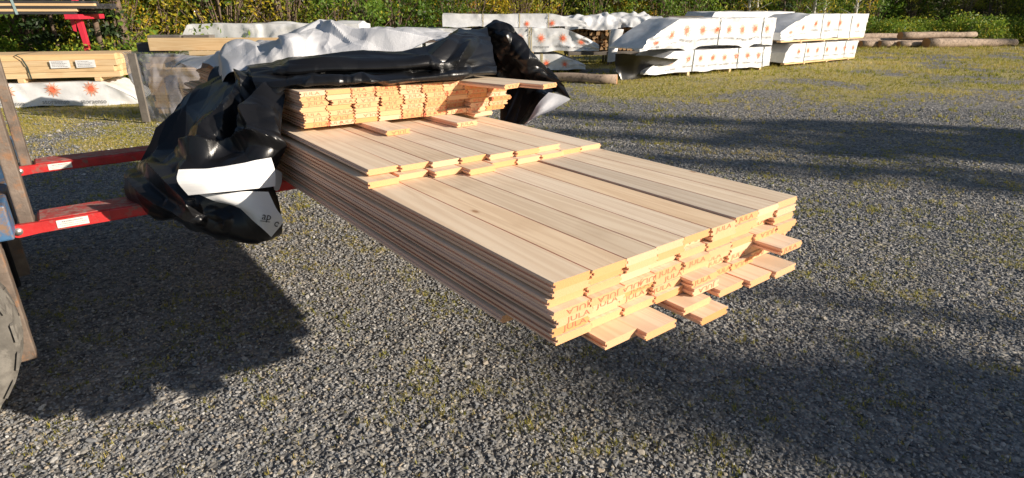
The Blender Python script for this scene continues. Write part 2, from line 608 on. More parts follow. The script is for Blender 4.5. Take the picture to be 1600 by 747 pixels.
gx = axis_pts(220, 361, 6.0)
gy = axis_pts(220, 361, 6.0) + 9
GX, GY = np.meshgrid(gx, gy)
gz = 0.015 * fbm(np.stack([GX * 0.5, GY * 0.5, 0 * GX], -1), 2)
gz = gz * np.clip((np.hypot(GX, GY - 6) - 3) / 8, 0.15, 1)
me = mesh_of('ground', np.stack([GX, GY, gz], -1).reshape(-1, 3), grid_faces(361, 361), M['ground'], True)
me.attributes.new('grass', 'FLOAT', 'POINT').data.foreach_set('value', grass_amount(GX, GY).ravel().astype(np.float32))
ground = tag(put('ground', me), kind='structure')


def ground_z(x, y):
    z = 0.015 * fbm(np.stack([x * 0.5, y * 0.5, 0 * x], -1), 2)
    return z * np.clip((np.hypot(x, y - 6) - 3) / 8, 0.15, 1)


# crushed stones lying on the yard (stuff): prototypes split into instances, one per point
def scatter_xy(n, y0, y1, margin=0.6):
    y = y0 * (y1 / y0) ** rng.random(n)
    hw = y * 0.93 + margin
    x = (rng.random(n) * 2 - 1) * hw
    return x, y


def area_scatter(dens, y0, y1):
    xs, ys = [], []
    n = int(dens * (y1 - y0) * 2 * (y1 * 0.93 + 0.6))
    y = y0 + (y1 - y0) * rng.random(n)
    x = (rng.random(n) * 2 - 1) * (y1 * 0.93 + 0.6)
    k = np.abs(x) < y * 0.93 + 0.6
    return x[k], y[k]


sx_, sy_, ss_ = [], [], []
for dens, y0, y1, s0, s1 in ((5800, 1.15, 2.4, 0.003, 0.0112), (4200, 2.4, 4.0, 0.004, 0.0115), (1700, 4.0, 6.5, 0.006, 0.014), (560, 6.5, 10.5, 0.008, 0.018)):
    x, y = area_scatter(dens, y0, y1)
    sx_.append(x)
    sy_.append(y)
    ss_.append(s0 + (s1 - s0) * rng.random(len(x)) ** 1.8)
sx_, sy_, ss_ = map(np.concatenate, (sx_, sy_, ss_))
big = rng.random(len(ss_)) < 0.010
ss_[big] *= 1.9
keep = rng.random(len(sx_)) > grass_amount(sx_, sy_) * 0.7
sx_, sy_, ss_ = sx_[keep], sy_[keep], ss_[keep]
npt = len(sx_)
pv = np.stack([sx_, sy_, ground_z(sx_, sy_) + ss_ * 0.25], -1)
protos_v, protos_f, pid = [], [], []
for k in range(9):
    bm = bmesh.new()
    r = np.random.default_rng(50 + k)
    for p in r.normal(size=(13, 3)):
        p = p / np.linalg.norm(p) * r.uniform(0.75, 1.1)
        bm.verts.new((p[0] * r.uniform(0.95, 1.3), p[1] * r.uniform(0.7, 0.95), p[2] * r.uniform(0.5, 0.75)))
    res = bmesh.ops.convex_hull(bm, input=bm.verts[:])
    for v in [v for v in bm.verts if not v.link_faces]:
        bm.verts.remove(v)
    bm.verts.index_update()
    o = len(protos_v)
    protos_v += [v.co[:] for v in bm.verts]
    protos_f += [[v.index + o for v in f.verts] for f in bm.faces]
    pid += [k + 1] * len(bm.verts)
    bm.free()
npv = len(protos_v)
me = mesh_of('gravel', protos_v + pv.tolist(), protos_f, M['stone'])
A = me.attributes.new('pid', 'INT', 'POINT')
A.data.foreach_set('value', np.array(pid + [0] * npt, dtype=np.int32))
A = me.attributes.new('siz', 'FLOAT', 'POINT')
A.data.foreach_set('value', np.concatenate([np.ones(npv), ss_]).astype(np.float32))
A = me.attributes.new('rot', 'FLOAT_VECTOR', 'POINT')
rr = np.zeros((npv + npt, 3), np.float32)
rr[npv:, 2] = rng.random(npt) * 6.283
rr[npv:, 0] = rng.normal(size=npt) * 0.35
rr[npv:, 1] = rng.normal(size=npt) * 0.35
A.data.foreach_set('vector', rr.ravel())
gravel = tag(put('gravel', me), 'loose grey crushed gravel covering the yard', 'gravel', kind='stuff')
ng = bpy.data.node_groups.new('scatter_stones', 'GeometryNodeTree')
ng.interface.new_socket('Geometry', in_out='INPUT', socket_type='NodeSocketGeometry')
ng.interface.new_socket('Geometry', in_out='OUTPUT', socket_type='NodeSocketGeometry')
gi, go = ng.nodes.new('NodeGroupInput'), ng.nodes.new('NodeGroupOutput')


def named(nm, typ):
    n = ng.nodes.new('GeometryNodeInputNamedAttribute')
    n.data_type = typ
    n.inputs[0].default_value = nm
    return n.outputs[0]


na = named('pid', 'INT')
cmp_ = ng.nodes.new('FunctionNodeCompare')
cmp_.data_type = 'INT'
cmp_.operation = 'GREATER_THAN'
ng.links.new(na, cmp_.inputs[2])
cmp_.inputs[3].default_value = 0
sep = ng.nodes.new('GeometryNodeSeparateGeometry')
sep.domain = 'POINT'
ng.links.new(gi.outputs[0], sep.inputs[0])
ng.links.new(cmp_.outputs[0], sep.inputs[1])
spl = ng.nodes.new('GeometryNodeSplitToInstances')
spl.domain = 'POINT'
ng.links.new(sep.outputs[0], spl.inputs[0])
ng.links.new(named('pid', 'INT'), spl.inputs['Group ID'])
iop = ng.nodes.new('GeometryNodeInstanceOnPoints')
ng.links.new(sep.outputs[1], iop.inputs['Points'])
ng.links.new(spl.outputs[0], iop.inputs['Instance'])
iop.inputs['Pick Instance'].default_value = True
rv = ng.nodes.new('FunctionNodeRandomValue')
rv.data_type = 'INT'
rv.inputs['Min'].default_value = 0 if 'Min' in rv.inputs else 0
for i_ in rv.inputs:
    if i_.name == 'Max' and i_.type == 'INT':
        i_.default_value = 8
    if i_.name == 'Min' and i_.type == 'INT':
        i_.default_value = 0
ng.links.new([o for o in rv.outputs if o.type == 'INT'][0], iop.inputs['Instance Index'])
ng.links.new(named('rot', 'FLOAT_VECTOR'), iop.inputs['Rotation'])
ng.links.new(named('siz', 'FLOAT'), iop.inputs['Scale'])
ng.links.new(iop.outputs[0], go.inputs[0])
gravel.modifiers.new('scatter', 'NODES').node_group = ng


# tufts of grass and moss (stuff)
def tuft_mesh(name, x, y, h, nb, tint, mat, spread=0.6, width=0.12):
    n = len(x)
    ang = rng.random((n, nb)) * 6.283
    lean = rng.random((n, nb)) * spread + 0.15
    hh = h[:, None] * (0.55 + 0.6 * rng.random((n, nb)))
    bx = x[:, None] + rng.normal(size=(n, nb)) * h[:, None] * 0.25
    by = y[:, None] + rng.normal(size=(n, nb)) * h[:, None] * 0.25
    bz = ground_z(bx, by)
    dx, dy = np.cos(ang), np.sin(ang)
    w = hh * width
    tip = np.stack([bx + dx * lean * hh, by + dy * lean * hh, bz + hh], -1)
    a = np.stack([bx - dy * w, by + dx * w, bz - 0.003], -1)
    b_ = np.stack([bx + dy * w, by - dx * w, bz - 0.003], -1)
    V = np.stack([a, b_, tip], 2).reshape(-1, 3)
    F = np.arange(len(V)).reshape(-1, 3)
    me = mesh_of(name, V, F.tolist(), mat)
    t = np.repeat((tint[:, None] + rng.normal(size=(n, nb)) * 0.12).ravel(), 3)
    me.attributes.new('tint', 'FLOAT', 'POINT').data.foreach_set('value', np.clip(t, 0, 1).astype(np.float32))
    return me


xs, ys, hs, ts = [], [], [], []
for dens, y0, y1, pw, h0, h1 in ((3200, 1.15, 4.5, 2.2, 0.006, 0.023), (1000, 4.5, 9, 1.6, 0.010, 0.036), (110, 9, 16, 1.2, 0.025, 0.07), (45, 16, 27, 1.1, 0.04, 0.11), (22, 27, 36, 1.1, 0.05, 0.16)):
    x, y = area_scatter(dens, y0, y1)
    g_ = grass_amount(x, y)
    cl = vnoise(np.stack([x * 2.6, y * 2.6, 0 * x + 1.7], -1)) * 0.5 + 0.5
    cl2 = vnoise(np.stack([x * 7.3, y * 7.3, 0 * x + 11.7], -1)) * 0.5 + 0.5
    k = rng.random(len(x)) < g_ ** pw * (0.35 + 1.2 * cl) * 1.5 + 0.9 * np.clip((cl2 + 0.45 * cl - 0.77) * 2.8, 0, 1) + 0.05
    x, y = x[k], y[k]
    xs.append(x)
    ys.append(y)
    hs.append(h0 + (h1 - h0) * rng.random(len(x)) ** 2)
    ts.append(0.28 + 0.3 * vnoise(np.stack([x * 0.7, y * 0.7, 0 * x + 5.7], -1)) + 0.42 * rng.random(len(x)))
xs, ys, hs, ts = map(np.concatenate, (xs, ys, hs, ts))
me = tuft_mesh('grass', xs, ys, hs, 7, ts, M['grass'], 0.9, 0.10)
tag(put('grass', me), 'sparse yellow green grass and moss growing through the gravel', 'grass', kind='stuff')

#%%LOAD
# ------------------------------------------------------------------ the load of boards on the forks
BW, BT = 0.1315, 0.0262


def board_mesh(name, length):
    w, t = BW / 2 - 0.0007, BT / 2 - 0.0008
    g, gd, c = 0.0042, 0.0075, 0.0020
    prof = [(-w + c, -t), (w - c, -t), (w, -t + c), (w, -g), (w + gd - 0.001, -g + 0.0006), (w + gd - 0.001, g - 0.0006), (w, g), (w, t - c), (w - c, t),
            (-w + c, t), (-w, t - c), (-w, g), (-w + gd, g), (-w + gd, -g), (-w, -g), (-w, -t + c)]
    n = len(prof)
    V = [(x, 0, z) for x, z in prof] + [(x, length, z) for x, z in prof]
    F = [(i, i + n, (i + 1) % n + n, (i + 1) % n) for i in range(n)]
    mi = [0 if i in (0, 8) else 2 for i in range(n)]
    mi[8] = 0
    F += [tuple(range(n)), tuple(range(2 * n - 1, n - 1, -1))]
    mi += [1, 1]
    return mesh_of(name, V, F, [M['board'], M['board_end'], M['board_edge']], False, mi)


stamp_me = text_mesh('JULA', 0.0225, M['stamp'], wide=1.75)
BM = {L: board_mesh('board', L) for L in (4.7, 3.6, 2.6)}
NB = [0]


def board(u, v, z, L, label, flip=False, stamps=(), yaw=0.0, pitch=0.0, roll=0.0):
    """u = centre across, v = near end, z = centre height"""
    o = put('pine_board', BM[L], None, LW(u, v, z), (pitch, (math.pi if flip else 0.0) + roll, 0))
    o.rotation_euler = (Matrix.Rotation(LA + yaw, 4, 'Z') @ Matrix.Rotation(pitch, 4, 'X') @ Matrix.Rotation((math.pi if flip else 0) + roll, 4, 'Y')).to_euler()
    tag(o, label, 'board', 'loose pine boards on the forks')
    for s in stamps:
        put('lettering', stamp_me, o, (s, -0.0006, random.uniform(-0.001, 0.001)))
    NB[0] += 1
    return o


R_ = random.Random(11)
# lowest tier: seven full layers
for k in range(7):
    zc = ZTOP - BT * (k + 0.5)
    off = 0.0 if k == 0 else R_.uniform(-0.010, 0.012)
    jv = R_.uniform(-0.008, 0.012) if k else 0
    u = off
    for j in range(9):
        gap = 0.0
        if k == 0 and j == 6:
            gap = 0.004
        elif k and R_.random() < 0.12:
            gap = R_.uniform(0.002, 0.006)
        u += gap
        flip = (k in (1, 3, 6)) if R_.random() < 0.88 else (k not in (1, 3, 6))
        st = ()
        if k >= 3 and R_.random() < 0.75:
            st = (R_.uniform(-0.030, 0.030),)
        elif k in (0, 1, 2) and R_.random() < 0.22:
            st = (R_.uniform(-0.03, 0.03),)
        if k == 3 and 1 <= j <= 4:
            st = (-0.033, 0.033) if j == 2 else (0.0,)
        v = jv + R_.uniform(-0.004, 0.004) + (0.007 * math.sin(j * 1.9 + k) if k else 0)
        if (k, j) == (4, 7):
            v -= 0.10
        if (k, j) in ((5, 4), (6, 4)):
            v -= 0.055
        if (k, j) in ((1, 4), (2, 7)):
            v += 0.02
        dz = 0.006 if (k == 0 and j >= 6) else 0
        lab = f'{ORD[j]} board from the left in the {"top" if k == 0 else ORD[k]} layer of the lowest, longest tier'
        board(u + BW / 2, v, zc + dz, 4.7, lab, flip, st)
        u += BW + R_.uniform(0, 0.0012)
# boards of the ragged bottom layer that stick out towards the viewer
zl = ZTOP - BT * 7.5
for i, (u0, v) in enumerate([(-0.006, 0.215), (0.126, -0.070), (0.250, -0.106), (0.452, -0.078), (0.640, -0.074), (0.776, -0.094), (0.912, -0.107), (1.060, 0.25)]):
    board(u0 + BW / 2, v, zl - 0.001, 4.7, f'{ORD[i]} board from the left in the ragged bottom layer jutting below the stack', i % 2 == 0)
board(0.485 + BW / 2, -0.122, zl - BT - 0.001, 4.7, 'lone lowest board jutting out under the ragged bottom layer', True)
# middle tier: two layers
zc = ZTOP + BT * 0.5 + 0.001
for j, (u0, v) in enumerate([(0.018, 1.062), (0.165, 1.09), (0.303, 1.045), (0.437, 0.985), (0.575, 1.02), (0.708, 1.01), (0.841, 1.005), (0.974, 1.02), (1.107, 1.025)]):
    board(u0 + BW / 2 - 0.03, v, zc, 3.6, f'{ORD[j]} board from the left in the lower layer of the middle tier', j % 2 == 1)
zc += BT
for j, (u0, v) in enumerate([(0.045, 1.135), (0.182, 1.125), (0.316, 1.098), (0.449, 1.088), (0.583, 1.06), (0.717, 1.045), (0.851, 1.05)]):
    board(u0 + BW / 2 - 0.02, v, zc + (0.003 if j == 0 else 0), 3.6, f'{ORD[j]} board from the left in the upper layer of the middle tier', j % 2 == 0, pitch=math.radians(0.25 if j == 0 else 0))
# topmost tier: short boards, a little askew
ZC = ZTOP + 2 * BT + 0.002
YC = math.radians(-12.5)


def tierC(u, dv=0.0):
    return 2.01 - 0.085 * (u - 0.08) + dv


for j, (u0, v) in enumerate([(0.40, 1.70), (0.80, 1.68), (0.13, 2.15), (1.06, 1.9)]):
    board(u0 + 0.055, v, ZC + BT / 2, 2.6, ['single stamped board sticking out under the left of the topmost tier', 'single stamped board sticking out under the right of the topmost tier',
          'recessed board under the left end of the topmost tier', 'recessed board under the right end of the topmost tier'][j], j == 0, (0.0,) if j < 2 else (), yaw=0.02)
for k in range(7):
    zc = ZC + BT * (k + 1.5)
    u = 0.08 + R_.uniform(-0.004, 0.010)
    wide = 0.010 if 1 <= k <= 4 else 0.002
    nb = 9 if k < 5 else 7 if k == 6 else 8
    for j in range(nb):
        v = tierC(u + BW / 2) + R_.uniform(-0.005, 0.005)
        if (k, j) in ((1, 6), (2, 6)):
            v += 0.06
        st = (R_.uniform(-0.025, 0.025),) if R_.random() < 0.8 else ()
        if R_.random() < 0.15:
            st = (-0.034, 0.03)
        board(u + BW / 2, v, zc, 2.6, f'{ORD[j]} board from the left in the {"bottom" if k == 0 else "top" if k == 6 else ORD[k]} layer of the topmost tier', (k % 2 == 1) if R_.random() < 0.9 else (k % 2 == 0), st, yaw=math.radians(-0.8))
        u += BW + (R_.uniform(0, wide * 3) if R_.random() < 0.3 else 0.0004)
ztopC = ZC + BT * 8
board(1.285, 1.50, ZC + BT * 7.5 + 0.003, 2.6, 'long board jutting out to the right on top of the topmost tier', False, (0.02,), yaw=math.radians(15))
board(1.12, 1.62, ZC + BT * 7.5 + 0.002, 2.6, 'board beside the jutting one on top of the topmost tier', True, (0.0,), yaw=math.radians(13))

#%%FORKLIFT
# ------------------------------------------------------------------ forklift: forks, mast, wheel (in the load's frame)
fl = empty('forklift', LW(-1.4, 2.9, 0), LA)
tag(fl, 'rusty blue forklift with two red fork sleeves carrying the boards', 'forklift')


def FL(u, v, z):
    return (u + 1.4, v - 2.9, z)


ZF = ZTOP - BT * 8 - 0.002 - BT
for s, vc in ((0, 2.355), (1, 3.665)):
    hw = 0.095
    mb = MB()
    mb.box(FL(-1.07, vc - hw, ZF - 0.058), FL(1.25, vc + hw, ZF), 0.008)
    fk = mb.build('fork_sleeve', [M['red_paint']], fl)
    MB().box(FL(-1.06, vc - hw + 0.008, ZF + 0.0005), FL(1.2, vc + hw - 0.008, ZF + 0.003), 0).build('worn_top', [M['red_worn']], fk)
    # rounded heel lug with its pin
    mb = MB()
    n = 14
    pts = [(-1.07, ZF - 0.052)] + [(-1.143 + 0.029 * math.cos(a), ZF - 0.029 - 0.0 + 0.029 * math.sin(a)) for a in np.linspace(-math.pi / 2, -3 * math.pi / 2, n)] + [(-1.07, ZF - 0.002)]
    V = [FL(u, vc - hw - 0.010, z) for u, z in pts] + [FL(u, vc - hw + 0.012, z) for u, z in pts]
    k = len(pts)
    F = [(i, i + 1, i + 1 + k, i + k) for i in range(k - 1)] + [tuple(range(k))[::-1], tuple(range(k, 2 * k))]
    mb.add(V, F)
    mb.box(FL(-1.07, vc - hw - 0.010, ZF - 0.052), FL(-0.80, vc - hw + 0.002, ZF - 0.002), 0)
    lug = mb.build('heel_lug', [M['red_paint']], fk)
    mb = MB()
    mb.tube([FL(-1.143, vc - hw - 0.017, ZF - 0.029), FL(-1.143, vc + hw, ZF - 0.029)], 0.0165, 14)
    mb.build('pin', [M['steel']], fk, True)
    MB().tube([FL(-1.19 + 0.012 * math.cos(a), vc - hw - 0.012, ZF - 0.03 + 0.016 * math.sin(a)) for a in np.linspace(0.6, 5.6, 12)], 0.0035, 6).build('pin_clip', [M['sticker']], fk, True)
    # sticker with lines of small print
    st = MB()
    yy = vc - hw - 0.0125
    st.add([FL(-1.005, yy, ZF - 0.044), FL(-0.885, yy, ZF - 0.044), FL(-0.885, yy, ZF - 0.008), FL(-1.005, yy, ZF - 0.008)], [(0, 1, 2, 3)])
    so = st.build('sticker', [M['sticker']], fk)
    pr = MB()
    for (a, b_, zz, hh) in ((-0.985, -0.905, ZF - 0.017, 0.0055), (-0.995, -0.945, ZF - 0.027, 0.003), (-0.935, -0.895, ZF - 0.027, 0.003), (-0.99, -0.9, ZF - 0.036, 0.003)):
        x = a
        while x < b_:
            w = random.uniform(0.003, 0.006)
            pr.add([FL(x, yy - 0.0008, zz - hh / 2), FL(x + w, yy - 0.0008, zz - hh / 2), FL(x + w, yy - 0.0008, zz + hh / 2), FL(x, yy - 0.0008, zz + hh / 2)], [(0, 1, 2, 3)])
            x += w + 0.0018
    pr.build('small_print', [M['print_grey']], so)
    # upright shank of the fork
    mb = MB()
    mb.box(FL(-1.135, vc - 0.075, ZF - 0.055), FL(-1.082, vc + 0.055, ZF + 0.82), 0.006)
    mb.box(FL(-1.10, vc - 0.07, ZF - 0.05), FL(-1.065, vc + 0.07, ZF - 0.01), 0.004)
    mb.build('fork_shank', [M['rust']], fl)
    MB().box(FL(-1.19, vc - 0.06, ZF + 0.60), FL(-1.145, vc + 0.06, ZF + 0.72), 0.006).build('fork_hook', [M['rust']], fl)
# carriage plates and mast rails
for z0, z1 in ((ZF - 0.02, ZF + 0.13), (ZF + 0.56, ZF + 0.72)):
    MB().box(FL(-1.225, 2.10, z0), FL(-1.150, 3.95, z1), 0.008).build('carriage_plate', [M['blue_paint']], fl)
for vc in (2.52, 3.50):
    mb = MB()
    mb.box(FL(-1.42, vc - 0.05, 0.12), FL(-1.24, vc - 0.03, 2.5), 0.004)
    mb.box(FL(-1.42, vc - 0.03, 0.12), FL(-1.40, vc + 0.05, 2.5), 0.004)
    mb.box(FL(-1.26, vc - 0.03, 0.12), FL(-1.24, vc + 0.05, 2.5), 0.004)
    mb.build('mast_rail', [M['rust']], fl)
mb = MB()
mb.box(FL(-1.30, 2.10, 0.19), FL(-1.205, 2.17, ZF - 0.04), 0.006)
mb.build('side_bracket', [M['rust']], fl)
mb = MB()
mb.box(FL(-1.34, 2.12, 0.30), FL(-1.302, 2.30, 0.80), 0.006)
mb.build('side_plate', [M['blue_paint']], fl)
for vc in (2.80, 3.22):
    MB().tube([FL(-1.32, vc, 0.15), FL(-1.32, vc, 2.3)], 0.045, 14).build('lift_cylinder', [M['dark']], fl, True)
mb = MB()
mb.box(FL(-1.75, 2.05, 0.32), FL(-1.5, 3.97, 0.58), 0.03)
mb.build('front_axle', [M['dark']], fl)
mb = MB()
mb.box(FL(-3.9, 2.25, 0.45), FL(-1.7, 3.77, 1.15), 0.06)
mb.build('chassis', [M['blue_paint']], fl)


def wheel(vc, R=0.46, hw=0.15):
    w = MB()
    n = 48
    prof = [(-hw * 0.55, 0.26), (-hw * 0.86, 0.30), (-hw, 0.37), (-hw * 0.96, 0.425), (-hw * 0.84, 0.447), (0, 0.452), (hw * 0.84, 0.447), (hw * 0.96, 0.425), (hw, 0.37), (hw * 0.86, 0.30), (hw * 0.55, 0.26)]
    V, F = [], []
    for i in range(n):
        a = 2 * math.pi * i / n
        for y, r in prof:
            V.append((r * math.cos(a), y, r * math.sin(a)))
    m_ = len(prof)
    for i in range(n):
        for k in range(m_):
            F.append((i * m_ + k, i * m_ + (k + 1) % m_, ((i + 1) % n) * m_ + (k + 1) % m_, ((i + 1) % n) * m_ + k))
    w.add(V, F)
    wo = empty('wheel', FL(-1.665, vc, R - 0.02))
    wo.parent = fl
    ty = w.build('tyre', [M['tyre']], wo, True)
    lug = MB()
    nl = 22
    for i in range(nl):
        for sd in (-1, 1):
            a0 = 2 * math.pi * (i + (0.5 if sd > 0 else 0)) / nl
            da = 0.085
            V = []
            for rr_ in (0.436, 0.4575):
                for (aa, y) in ((a0 - da, sd * hw * 1.01), (a0 + da, sd * hw * 1.01), (a0 + da + 0.07, sd * 0.01), (a0 - da + 0.07, sd * 0.01)):
                    r2 = rr_ - (0.012 if abs(y) > hw * 0.9 and rr_ > 0.45 else 0)
                    V.append((r2 * math.cos(aa), y, r2 * math.sin(aa)))
            lug.add(V, [(0, 1, 2, 3)[::-1], (4, 5, 6, 7), (0, 1, 5, 4), (1, 2, 6, 5), (2, 3, 7, 6), (3, 0, 4, 7)])
    lug.build('tread', [M['tyre']], wo)
    rim = MB()
    rim.tube([(0, -hw * 0.62, 0), (0, -hw * 0.50, 0), (0, -hw * 0.35, 0), (0, hw * 0.5, 0)], [0.262, 0.25, 0.20, 0.26], 28)
    rim.tube([(0, -hw * 0.7, 0), (0, -hw * 0.3, 0)], [0.07, 0.08], 16)
    for i in range(8):
        a = 2 * math.pi * i / 8
        rim.tube([(0.13 * math.cos(a), -hw * 0.55, 0.13 * math.sin(a)), (0.13 * math.cos(a), -hw * 0.3, 0.13 * math.sin(a))], 0.013, 6)
    rim.build('rim', [M['rust']], wo)


wheel(2.0)
wheel(4.12)

#%%FILM
# ------------------------------------------------------------------ the plastic film over the load
def catmull(P, m):
    P = np.asarray(P, float)
    n = len(P)
    t = np.linspace(0, n - 1, m)
    i = np.clip(np.floor(t).astype(int), 0, n - 2)
    f = (t - i).reshape((-1,) + (1,) * (P.ndim - 1))
    p1, p2 = P[i], P[i + 1]
    p0 = np.where((i > 0).reshape(f.shape), P[np.maximum(i - 1, 0)], 2 * p1 - p2)
    p3 = np.where((i < n - 2).reshape(f.shape), P[np.minimum(i + 2, n - 1)], 2 * p2 - p1)
    return 0.5 * ((2 * p1) + (-p0 + p2) * f + (2 * p0 - 5 * p1 + 4 * p2 - p3) * f ** 2 + (-p0 + 3 * p1 - 3 * p2 + p3) * f ** 3)


def smooth_grid(ctrl, ny, nx):
    G = catmull(np.asarray(ctrl, float), ny)
    return np.swapaxes(catmull(np.swapaxes(G, 0, 1), nx), 0, 1)


def load_push(X):
    """keeps film points outside the board tiers"""
    r = X - P0
    u, v, z = r @ U2, r @ V2, X[..., 2]
    for (u0, u1, v0, v1, zt) in ((-0.02, 1.25, -0.1, 4.75, ZTOP), (0.0, 1.24, 1.0, 4.75, ZTOP + 2 * BT), (0.06, 1.34, 1.98, 4.6, ztopC)):
        ins = (u > u0) & (u < u1) & (v > v0) & (v < v1) & (z < zt + 0.004)
        d_top = zt + 0.004 - z
        d_l = u - u0
        d_r = u1 - u
        d_f = v - v0
        D = np.stack([d_top, d_l, d_r, d_f], -1)
        k = np.argmin(D, -1)
        mv = np.take_along_axis(D, k[..., None], -1)[..., 0] * ins
        X = X + np.where((k == 0)[..., None], np.array([0, 0, 1.]) * mv[..., None], 0)
        X = X - np.where((k == 1)[..., None], U2 * mv[..., None], 0)
        X = X + np.where((k == 2)[..., None], U2 * mv[..., None], 0)
        X = X - np.where((k == 3)[..., None], V2 * mv[..., None], 0)
        r = X - P0
        u, v, z = r @ U2, r @ V2, X[..., 2]
    return X


def facets(P, lam, amp, rg):
    """creased relief over a developed sheet: flat panels of a random triangulation that meet in sharp folds"""
    mn, mx = P.reshape(-1, 2).min(0) - 1.5 * lam, P.reshape(-1, 2).max(0) + 1.5 * lam
    nx_, ny_ = [max(2, int(k)) for k in np.ceil((mx - mn) / lam)]
    gx_, gy_ = np.meshgrid(np.arange(nx_ + 1), np.arange(ny_ + 1))
    c = mn + (np.stack([gx_.ravel(), gy_.ravel()], -1) + rg.uniform(-0.48, 0.48, ((nx_ + 1) * (ny_ + 1), 2))) * lam
    hs_ = rg.normal(size=len(c)) * amp
    res = delaunay_2d_cdt([Vector(p) for p in c], [], [], 0, 1e-6)
    cv = np.array([v[:] for v in res[0]])
    hv = hs_[[o[0] if o else 0 for o in res[3]]]
    Q = P.reshape(-1, 2)
    out = np.zeros(len(Q))
    for t in res[2]:
        if len(t) != 3:
            continue
        a, b_, d = cv[t[0]], cv[t[1]], cv[t[2]]
        lo, hi = np.minimum(np.minimum(a, b_), d), np.maximum(np.maximum(a, b_), d)
        k = np.nonzero((Q[:, 0] >= lo[0]) & (Q[:, 0] <= hi[0]) & (Q[:, 1] >= lo[1]) & (Q[:, 1] <= hi[1]))[0]
        if not len(k):
            continue
        den = (b_[1] - d[1]) * (a[0] - d[0]) + (d[0] - b_[0]) * (a[1] - d[1])
        if abs(den) < 1e-12:
            continue
        w0 = ((b_[1] - d[1]) * (Q[k, 0] - d[0]) + (d[0] - b_[0]) * (Q[k, 1] - d[1])) / den
        w1 = ((d[1] - a[1]) * (Q[k, 0] - d[0]) + (a[0] - d[0]) * (Q[k, 1] - d[1])) / den
        w2 = 1 - w0 - w1
        ok = (w0 >= -1e-6) & (w1 >= -1e-6) & (w2 >= -1e-6)
        out[k[ok]] = (w0 * hv[t[0]] + w1 * hv[t[1]] + w2 * hv[t[2]])[ok]
    return out.reshape(P.shape[:-1])


def project_px(p):
    d = np.asarray(p) - CC
    z = d @ CF
    return np.stack([800 + FPX * d[..., 0] / z, 373.5 - FPX * (d @ CU) / z], -1)


def crease_relief(X0, ridges):
    """sharp-backed folds of the film along given lines"""
    PX = project_px(X0)
    h = np.zeros(X0.shape[:2])
    for pts, amp, wpx in ridges:
        pts = np.array(pts, float)
        best = np.full(h.shape, 1e9)
        for a, b_ in zip(pts[:-1], pts[1:]):
            ab = b_ - a
            t = np.clip(((PX - a) @ ab) / (ab @ ab), 0, 1)
            best = np.minimum(best, np.linalg.norm(PX - a - t[..., None] * ab, axis=-1))
        ends = np.minimum(np.linalg.norm(PX - pts[0], axis=-1), np.linalg.norm(PX - pts[-1], axis=-1))
        h = h + amp * np.clip(1 - best / wpx, 0, 1) ** 1.3 * np.clip(0.35 + ends / (1.5 * wpx), 0, 1)
    return h


def crumple(X0, layers, seed=0, push=True, ridges=()):
    """layers: (length across, stretch along the fold, fold angle, amplitude)"""
    X0 = np.asarray(X0, float)
    rg = np.random.default_rng(seed)
    ds = np.concatenate([np.zeros((X0.shape[0], 1)), np.cumsum(np.linalg.norm(np.diff(X0, axis=1), axis=-1), 1)], 1)
    dt = np.concatenate([np.zeros((1, X0.shape[1])), np.cumsum(np.linalg.norm(np.diff(X0, axis=0), axis=-1), 0)], 0)
    ds = ds - ds.mean(1, keepdims=True) * 0.5
    P = np.stack([ds, dt], -1)
    nrm_ = np.cross(np.gradient(X0, axis=1), np.gradient(X0, axis=0))
    nrm_ /= np.linalg.norm(nrm_, axis=-1, keepdims=True) + 1e-9
    hh = 0
    for i, (lam, stretch, ang, amp) in enumerate(layers):
        ca, sa = math.cos(ang), math.sin(ang)
        Q = np.stack([P[..., 0] * ca + P[..., 1] * sa, (-P[..., 0] * sa + P[..., 1] * ca) / stretch], -1)
        Q = Q + 0.03 * lam * np.stack([fbm(np.concatenate([P / (lam * 1.3), 0 * P[..., :1] + seed + i], -1), 2), fbm(np.concatenate([P / (lam * 1.3), 0 * P[..., :1] + seed + i + 40.5], -1), 2)], -1)
        hh = hh + facets(Q, lam, amp, rg)
    hh = hh * np.sign(((CC - X0) * nrm_).sum(-1).mean())
    if ridges:
        hh = hh + np.sign(((CC - X0) * nrm_).sum(-1).mean()) * crease_relief(X0, ridges)
    X = X0 + nrm_ * np.asarray(hh)[..., None]
    X = X + vec_noise(X0 / 0.3 + seed, 2) * 0.004
    return load_push(X) if push else X


def sheet(name, ctrl, res, mat, parent, layers, seed=0, push=True, ridges=()):
    C_ = np.array([[at_v(*p) if len(p) == 3 else LW(*p[:3]) for p in row] for row in ctrl])
    du = np.linalg.norm(np.diff(C_, axis=1), axis=-1).sum(1).max()
    dv = np.linalg.norm(np.diff(C_, axis=0), axis=-1).sum(0).max()
    nx, ny = max(8, int(du / res)), max(8, int(dv / res))
    X = crumple(smooth_grid(C_, ny, nx), layers, seed, push, ridges)
    return put(name, mesh_of(name, X.reshape(-1, 3), grid_faces(ny, nx), mat, False), parent), X


wrap = empty('plastic_wrap', tuple(LW(0.5, 2.6, 0)))
wrap.matrix_world = Matrix.Identity(4)
tag(wrap, 'crumpled black and silver plastic film draped over the board stack on the forks', 'plastic film')

